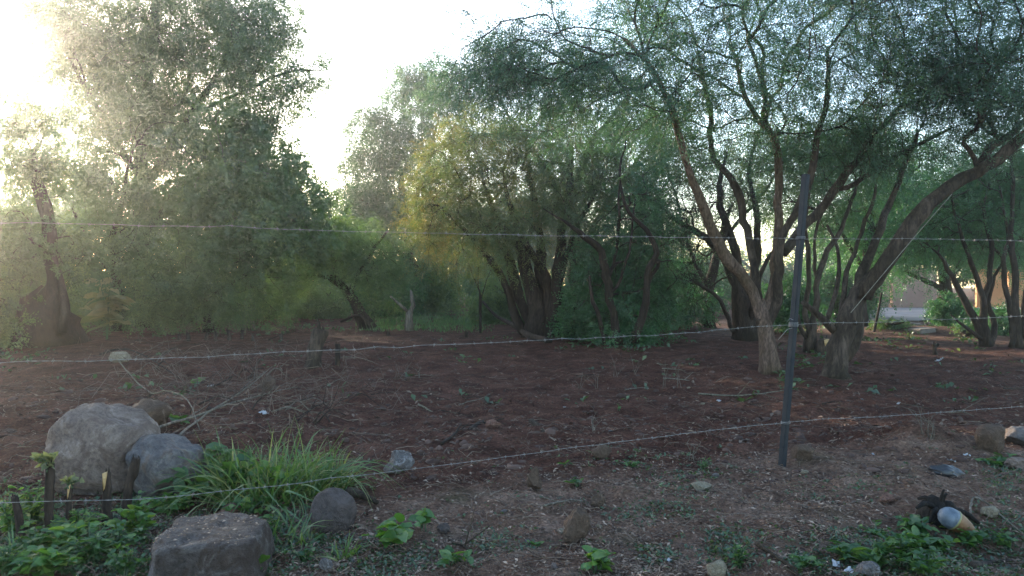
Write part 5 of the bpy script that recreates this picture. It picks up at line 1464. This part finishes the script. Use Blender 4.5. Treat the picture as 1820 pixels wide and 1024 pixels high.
weed('feathery green plant halfway between the steel post and the cream stone', 1246, 836, 36, 32, 6, 40, 10, 'lance_weed', 21)
weed('dark teal low plant at the bottom, below the cream stone', 1310, 1010, 66, 34, 8, 60, 13, 'weed', 22)
weed('low spreading weed at the bottom right of centre', 1430, 1008, 24, 40, 5, 22, 24, 'weed', 23)
weed('pale seedling on the soil at upper centre', 1100, 730, 14, 10, 2, 6, 9, 'bright', 24)
weed('yellow sunlit leaf sprig in the dry brush at left', 354, 684, 12, 11, 2, 6, 14, 'bright', 25)
weed('small green plant just above the large arching clump of grass', 322, 752, 22, 24, 4, 16, 16, 'weed', 26)
weed('green plant beside the squared block, under the tall grass', 470, 956, 50, 56, 10, 80, 15, 'weed', 27)
weed('round-leaved green plant in front of the tall grass', 540, 1000, 36, 46, 7, 46, 15, 'weed', 28)
weed('leafy sprig growing on top of the leftmost dark stem', 90, 850, 28, 36, 10, 70, 15, 'pale', 29, up=.5, tumble=1.6, size_var=.6, root_at=at(88, 832, gnd(88, 948).y))
weed('dry leaf sprig growing on the stripped orange stem', 120, 870, 20, 24, 8, 40, 14, 'pale', 30, up=.5, tumble=1.6, size_var=.6, root_at=at(122, 862, gnd(122, 944).y))
weed('green shoots clinging to the forked dark stem', 236, 930, 70, 26, 6, 54, 15, 'weed', 31)
# the nettle-like bed at the bottom right
for k, (px, py, h, sp, nl, lf, lab) in enumerate([
        (1600, 1008, 74, 62, 84, 17, 'dense dark green weed in the middle of the bottom right bed'),
        (1660, 984, 52, 46, 56, 19, 'green weed directly below the blue and orange container'),
        (1550, 1012, 50, 50, 60, 17, 'green weed at the left of the bottom right bed'),
        (1648, 1026, 60, 56, 70, 16, 'dark weed at the bottom edge under the container'),
        (1620, 948, 40, 34, 30, 19, 'light green weed left of the blue and orange container'),
        (1505, 1000, 40, 30, 22, 24, 'broad-leaved weed on the left fringe of the bottom right bed'),
        (1722, 968, 30, 44, 34, 17, 'grey-green weed right of the blue and orange container'),
        (1786, 966, 24, 50, 36, 14, 'low grey-green weed at the right edge'),
        (1700, 950, 26, 26, 20, 15, 'small weed touching the orange end of the container'),
        (1560, 952, 28, 40, 26, 12, 'low olive weed above the bottom right bed'),
        (1800, 830, 26, 30, 26, 12, 'dark green weed under the earth mound at the right edge'),
        (1770, 830, 18, 40, 26, 10, 'low dark weed under the brown rock in the mound')]):
    weed(lab, px, py, h, sp * 1.1, 8, int(nl * 1.35), lf * 1.25, 'weed', 50 + k)
# the leafy bed at the bottom left
bed = [(20, 960, 96, 52, 'left edge, behind the corner grass'), (60, 1000, 66, 56, 'in front of the short leaning stem'), (112, 990, 74, 50, 'in front of the stripped orange stem'), (160, 1008, 84, 56, 'at the bottom edge below the split-topped stem'),
       (205, 990, 70, 50, 'right below the forked dark stem'), (245, 960, 72, 42, 'left of the squared block'), (140, 950, 52, 46, 'between the stripped stem and the split-topped stem'), (80, 1026, 50, 60, 'in the bottom left corner, lowest'),
       (222, 1028, 62, 46, 'at the bottom edge, touching the squared block'), (300, 916, 40, 40, 'on the upper left edge of the squared block'), (10, 1024, 60, 40, 'in the very corner'), (445, 1022, 46, 42, 'under the right end of the squared block'), (360, 1030, 22, 60, 'under the front face of the squared block'), (60, 930, 84, 38, 'behind the leftmost dark stem')]
for k, (px, py, h, sp, w) in enumerate(bed):
    weed('small-leaved green weed ' + w, px, py, h * 1.12, sp * 1.15, 13, 185, 13 + (k % 4) * 3, ('bright', 'weed', 'bright', 'lance_weed', 'weed', 'bright', 'lance_bright')[k % 7], 80 + k, up=.15 + .2 * (k % 3), size_var=.65)
# tall sunlit plant with drooping big leaves at the left
weed('tall plant with big drooping backlit leaves, under the sun at left', 190, 604, 140, 36, 7, 56, 34, 'pale', 120, 'large_leaved_plant', up=-.2, size_var=.3)
weed('shorter backlit plant at the right foot of the rotten stump', 140, 606, 80, 20, 4, 24, 24, 'pale', 121, 'large_leaved_plant', up=-.1)

# ------------------------------------------------------------------ litter, clods and ground cover: nobody could count them
def scatter_pts(rng, n, ymin, ymax, power=1.0, px0=-150, px1=1970):
    """n points over the visible ground, about evenly per picture area"""
    px = rng.uniform(px0, px1, n); py = ymin + (ymax - ymin) * rng.random(n) ** power
    d = (EYE * FPX) / (py - 490)
    x = (px - 910) / FPX * d
    return x, d

def chips(name, n, y0, y1, l0, l1, w, mat, seed, tint, power=1.0, keep=None):
    rng = np.random.default_rng(seed)
    x, y = scatter_pts(rng, n, y0, y1, power)
    if keep is not None:
        k = keep(x, y, rng); x, y = x[k], y[k]; n = len(x)
    z = height(x, y)
    L = rng.uniform(l0, l1, n) * (0.6 + rng.random(n)); W = L * rng.uniform(w * .6, w * 1.4, n)
    a = rng.random(n) * 6.28; el = rng.normal(size=n) * .28
    d = np.stack([np.cos(a) * np.cos(el), np.sin(a) * np.cos(el), np.sin(el)], -1)
    s = np.stack([-np.sin(a), np.cos(a), rng.normal(size=n) * .25], -1)
    c = np.stack([x, y, z + .004 + .012 * rng.random(n)], -1)
    lift = np.array([0, 0, 1.0]) * (L * .12)[:, None]
    V = np.stack([c - d * L[:, None] / 2, c - s * W[:, None] / 2 + lift, c + d * L[:, None] / 2, c + s * W[:, None] / 2 + lift * .6], 1).reshape(-1, 3)
    k = np.arange(n)[:, None] * 4
    T = np.concatenate([k + [0, 1, 2], k + [0, 2, 3]])
    t = np.repeat(np.clip(rng.normal(tint[0], tint[1], n), 0, 1), 4)
    return place(name, mesh_from(name, V, T, mat, False, t), kind='stuff')
def verge_only(x, y, rng):
    e = 5.3 + .3 * x
    drift = .40 + .9 * sstep(-.12, .22, vnoise(x * 1.6, y * 1.6, 3) + .5 * vnoise(x * 5, y * 5, 4))
    return rng.random(len(x)) < drift * np.where((y < e + .6) & (x + .2 * y > -2.6), 1.0, .22)
o = chips('leaf_litter', 62000, 745, 1040, .008, .034, .32, M['litter'], 1, (.36, .28), 1.0, verge_only); tag(o, 'dry leaf and wood chips strewn over the verge', 'litter')
o = chips('leaf_litter', 6500, 585, 800, .03, .07, .3, M['litter'], 2, (.16, .16)); tag(o, 'dead leaves and chips over the tilled soil', 'litter')

def clods(name, n, y0, y1, s0, s1, seed, tint, power=1.0):
    rng = np.random.default_rng(seed)
    x, y = scatter_pts(rng, n, y0, y1, power)
    z = height(x, y)
    ico = np.array([(0, 0, 1), (.894, 0, .447), (.276, .851, .447), (-.724, .526, .447), (-.724, -.526, .447), (.276, -.851, .447), (.724, .526, -.447), (-.276, .851, -.447), (-.894, 0, -.447), (-.276, -.851, -.447), (.724, -.526, -.447)])
    F = np.array([(0, 1, 2), (0, 2, 3), (0, 3, 4), (0, 4, 5), (0, 5, 1), (1, 6, 2), (2, 7, 3), (3, 8, 4), (4, 9, 5), (5, 10, 1), (6, 7, 2), (7, 8, 3), (8, 9, 4), (9, 10, 5), (10, 6, 1)])
    s = s0 + (s1 - s0) * rng.random(n) ** 4
    V = ico[None] * (1 + rng.normal(size=(n, 11, 1)) * .2) * (s[:, None] * rng.uniform(.6, 1.3, (n, 3)))[:, None, :] * [1, 1, .55]
    V = V + np.stack([x, y, z + s * .02], -1)[:, None, :]
    T = (F[None] + (np.arange(n) * 11)[:, None, None]).reshape(-1, 3)
    t = np.repeat(np.clip(rng.normal(tint, .25, n), 0, 1), 11)
    return place(name, mesh_from(name, V.reshape(-1, 3), T, M['clod'], False, t), kind='stuff')
o = clods('soil_clods', 3400, 590, 860, .010, .055, 3, .25, 1.2); tag(o, 'clods of red-brown earth on the tilled soil', 'soil')
o = clods('soil_clods', 2400, 800, 1040, .005, .022, 4, .6); tag(o, 'crumbs of earth and grit on the verge', 'soil')

def fine_twigs(name, n, y0, y1, l0, l1, r, seed, keep=None, lift=.05):
    rng = np.random.default_rng(seed)
    x, y = scatter_pts(rng, n, y0, y1)
    if keep is not None:
        k = keep(x, y, rng); x, y = x[k], y[k]; n = len(x)
    a = rng.random(n) * 6.28; L = rng.uniform(l0, l1, n)
    t = np.linspace(-.5, .5, 4)
    X = x[:, None] + np.cos(a)[:, None] * L[:, None] * t + rng.normal(size=(n, 4)) * .05 * L[:, None]
    Y = y[:, None] + np.sin(a)[:, None] * L[:, None] * t + rng.normal(size=(n, 4)) * .05 * L[:, None]
    Z = height(X, Y) + .006 + lift * rng.random((n, 1)) * rng.random((n, 4)) * 1.5
    V, T = tubes(np.stack([X, Y, Z], -1), np.broadcast_to(r * (1 - .5 * (t + .5)), (n, 4)) * rng.uniform(.5, 1.4, (n, 1)), 3)
    tt = np.repeat(np.clip(rng.normal(.35, .25, n), 0, 1), 12)
    return place(name, mesh_from(name, V, T, M['twig'], False, tt), kind='stuff')
o = fine_twigs('fine_twigs', 4200, 600, 1035, .05, .24, .0026, 5, lift=.03); tag(o, 'fine dry twigs lying all over the clearing', 'twigs')
def heap(x, y, rng):
    px = x / y * FPX + 910; py = 490 + EYE / y * FPX
    g_ = np.exp(-((px - 430) / 190) ** 2 - ((py - 670) / 75) ** 2)
    return rng.random(len(x)) < g_
o = fine_twigs('fine_twigs', 6500, 590, 800, .15, .6, .0042, 6, heap, .22); tag(o, 'matted fine twigs of the cleared brush heap at left', 'twigs')

def cover(name, n, keep, l0, l1, seed, y0=800, y1=1040, mat=None, n_lf=5, h=.05):
    """tiny rosettes of leaves hugging the ground"""
    rng = np.random.default_rng(seed)
    x, y = scatter_pts(rng, n, y0, y1)
    k = keep(x, y, rng); x, y = x[k], y[k]; n = len(x)
    z = height(x, y)
    O = np.repeat(np.stack([x, y, z + .005], -1), n_lf, 0)
    m = len(O)
    a = rng.random(m) * 6.28; el = rng.uniform(.1, 1.1, m)
    D = np.stack([np.cos(a) * np.cos(el), np.sin(a) * np.cos(el), np.sin(el)], -1)
    L = rng.uniform(l0, l1, m); S = nrm(np.cross(D, rng.normal(size=(m, 3)) * .3 + [0, 0, 1])) * (L * .22)[:, None]
    B = O + np.stack([rng.normal(size=m), rng.normal(size=m), np.zeros(m)], -1) * (l1 * .5)
    mid = B + D * (L * .5)[:, None]; tip = B + D * L[:, None] - np.array([0, 0, 1]) * (L * .25)[:, None]
    V = np.stack([B, mid - S, tip, mid + S], 1).reshape(-1, 3)
    q = np.arange(m)[:, None] * 4
    T = np.concatenate([q + [0, 1, 2], q + [0, 2, 3]])
    t = np.repeat(np.clip(np.repeat(rng.normal(.45, .2, n), n_lf) + rng.normal(size=m) * .1, 0, 1), 4)
    return place(name, mesh_from(name, V, T, mat or M['cover'], False, t), kind='stuff')
def patches(spots, floor=0.0):
    def f(x, y, rng):
        px = x / y * FPX + 910; py = 490 + EYE / y * FPX
        g_ = np.full(len(x), floor)
        for (cx, cy, rx, ry, w) in spots: g_ = np.maximum(g_, w * np.exp(-((px - cx) / rx) ** 2 - ((py - cy) / ry) ** 2))
        return rng.random(len(x)) < g_
    return f
o = cover('ground_cover', 34000, patches([(130, 980, 170, 70, 1), (30, 930, 80, 40, 1), (470, 960, 110, 45, .8), (470, 850, 110, 45, .6), (250, 900, 60, 40, .6), (1620, 990, 130, 40, .9), (1770, 950, 70, 35, .6), (1220, 850, 60, 30, .30), (880, 965, 60, 20, .35), (1160, 910, 60, 14, .45), (1520, 880, 120, 20, .10), (1600, 750, 70, 14, .30), (1790, 850, 40, 30, .5), (1300, 980, 36, 36, .6), (1440, 1000, 50, 20, .5), (1170, 985, 40, 20, .3), (700, 995, 90, 30, .4), (1120, 825, 60, 14, .3)], .006), .016, .042, 7)
tag(o, 'low green ground cover in patches on the verge', 'ground cover')
o = cover('ground_cover', 9000, patches([(1600, 600, 50, 12, .9), (1560, 590, 40, 10, .8), (1110, 612, 90, 12, .8), (960, 602, 60, 8, .6), (1440, 640, 40, 15, .5), (1720, 600, 40, 10, .6), (10, 600, 60, 40, .9), (400, 590, 140, 8, .5), (560, 580, 60, 10, .9), (1390, 670, 40, 15, .3)], .012), .06, .16, 8, 566, 720)
tag(o, 'scattered green tufts along the far edge of the clearing', 'ground cover')
# the grass gap between the thickets
rng = np.random.default_rng(9)
n = 9000
px = rng.uniform(630, 880, n); py = rng.uniform(556, 589, n)
k = np.abs(px - 760) + rng.normal(size=n) * 22 < 118 - (589 - py) * 1.2
k &= py + rng.normal(size=n) * 3.5 < 585
k &= vnoise(px / 14, py / 3, 2) + .3 * rng.random(n) > -.12
px, py = px[k], py[k]; y = EYE * FPX / (py - 490); x = (px - 910) / FPX * y
m = len(x); z = height(x, y)
a = rng.random(m) * 6.28; L = rng.uniform(.04, .12, m) * (1 + 1.6 * (rng.random(m) > .93))
B = np.stack([x, y, z - .01], -1); S = np.stack([np.cos(a), np.sin(a), 0 * a], -1) * .018
tip = B + np.stack([np.sin(a) * .4, np.cos(a) * .4, np.ones(m)], -1) * L[:, None]
V = np.stack([B - S, B + S, tip], 1).reshape(-1, 3)
o = place('grass', mesh_from('grass', V, np.arange(m * 3).reshape(-1, 3), M['grass'], False, np.repeat(np.clip(rng.normal(.5, .25, m), 0, 1), 3)), kind='stuff')
tag(o, 'short green grass in the gap between the thickets', 'grass')
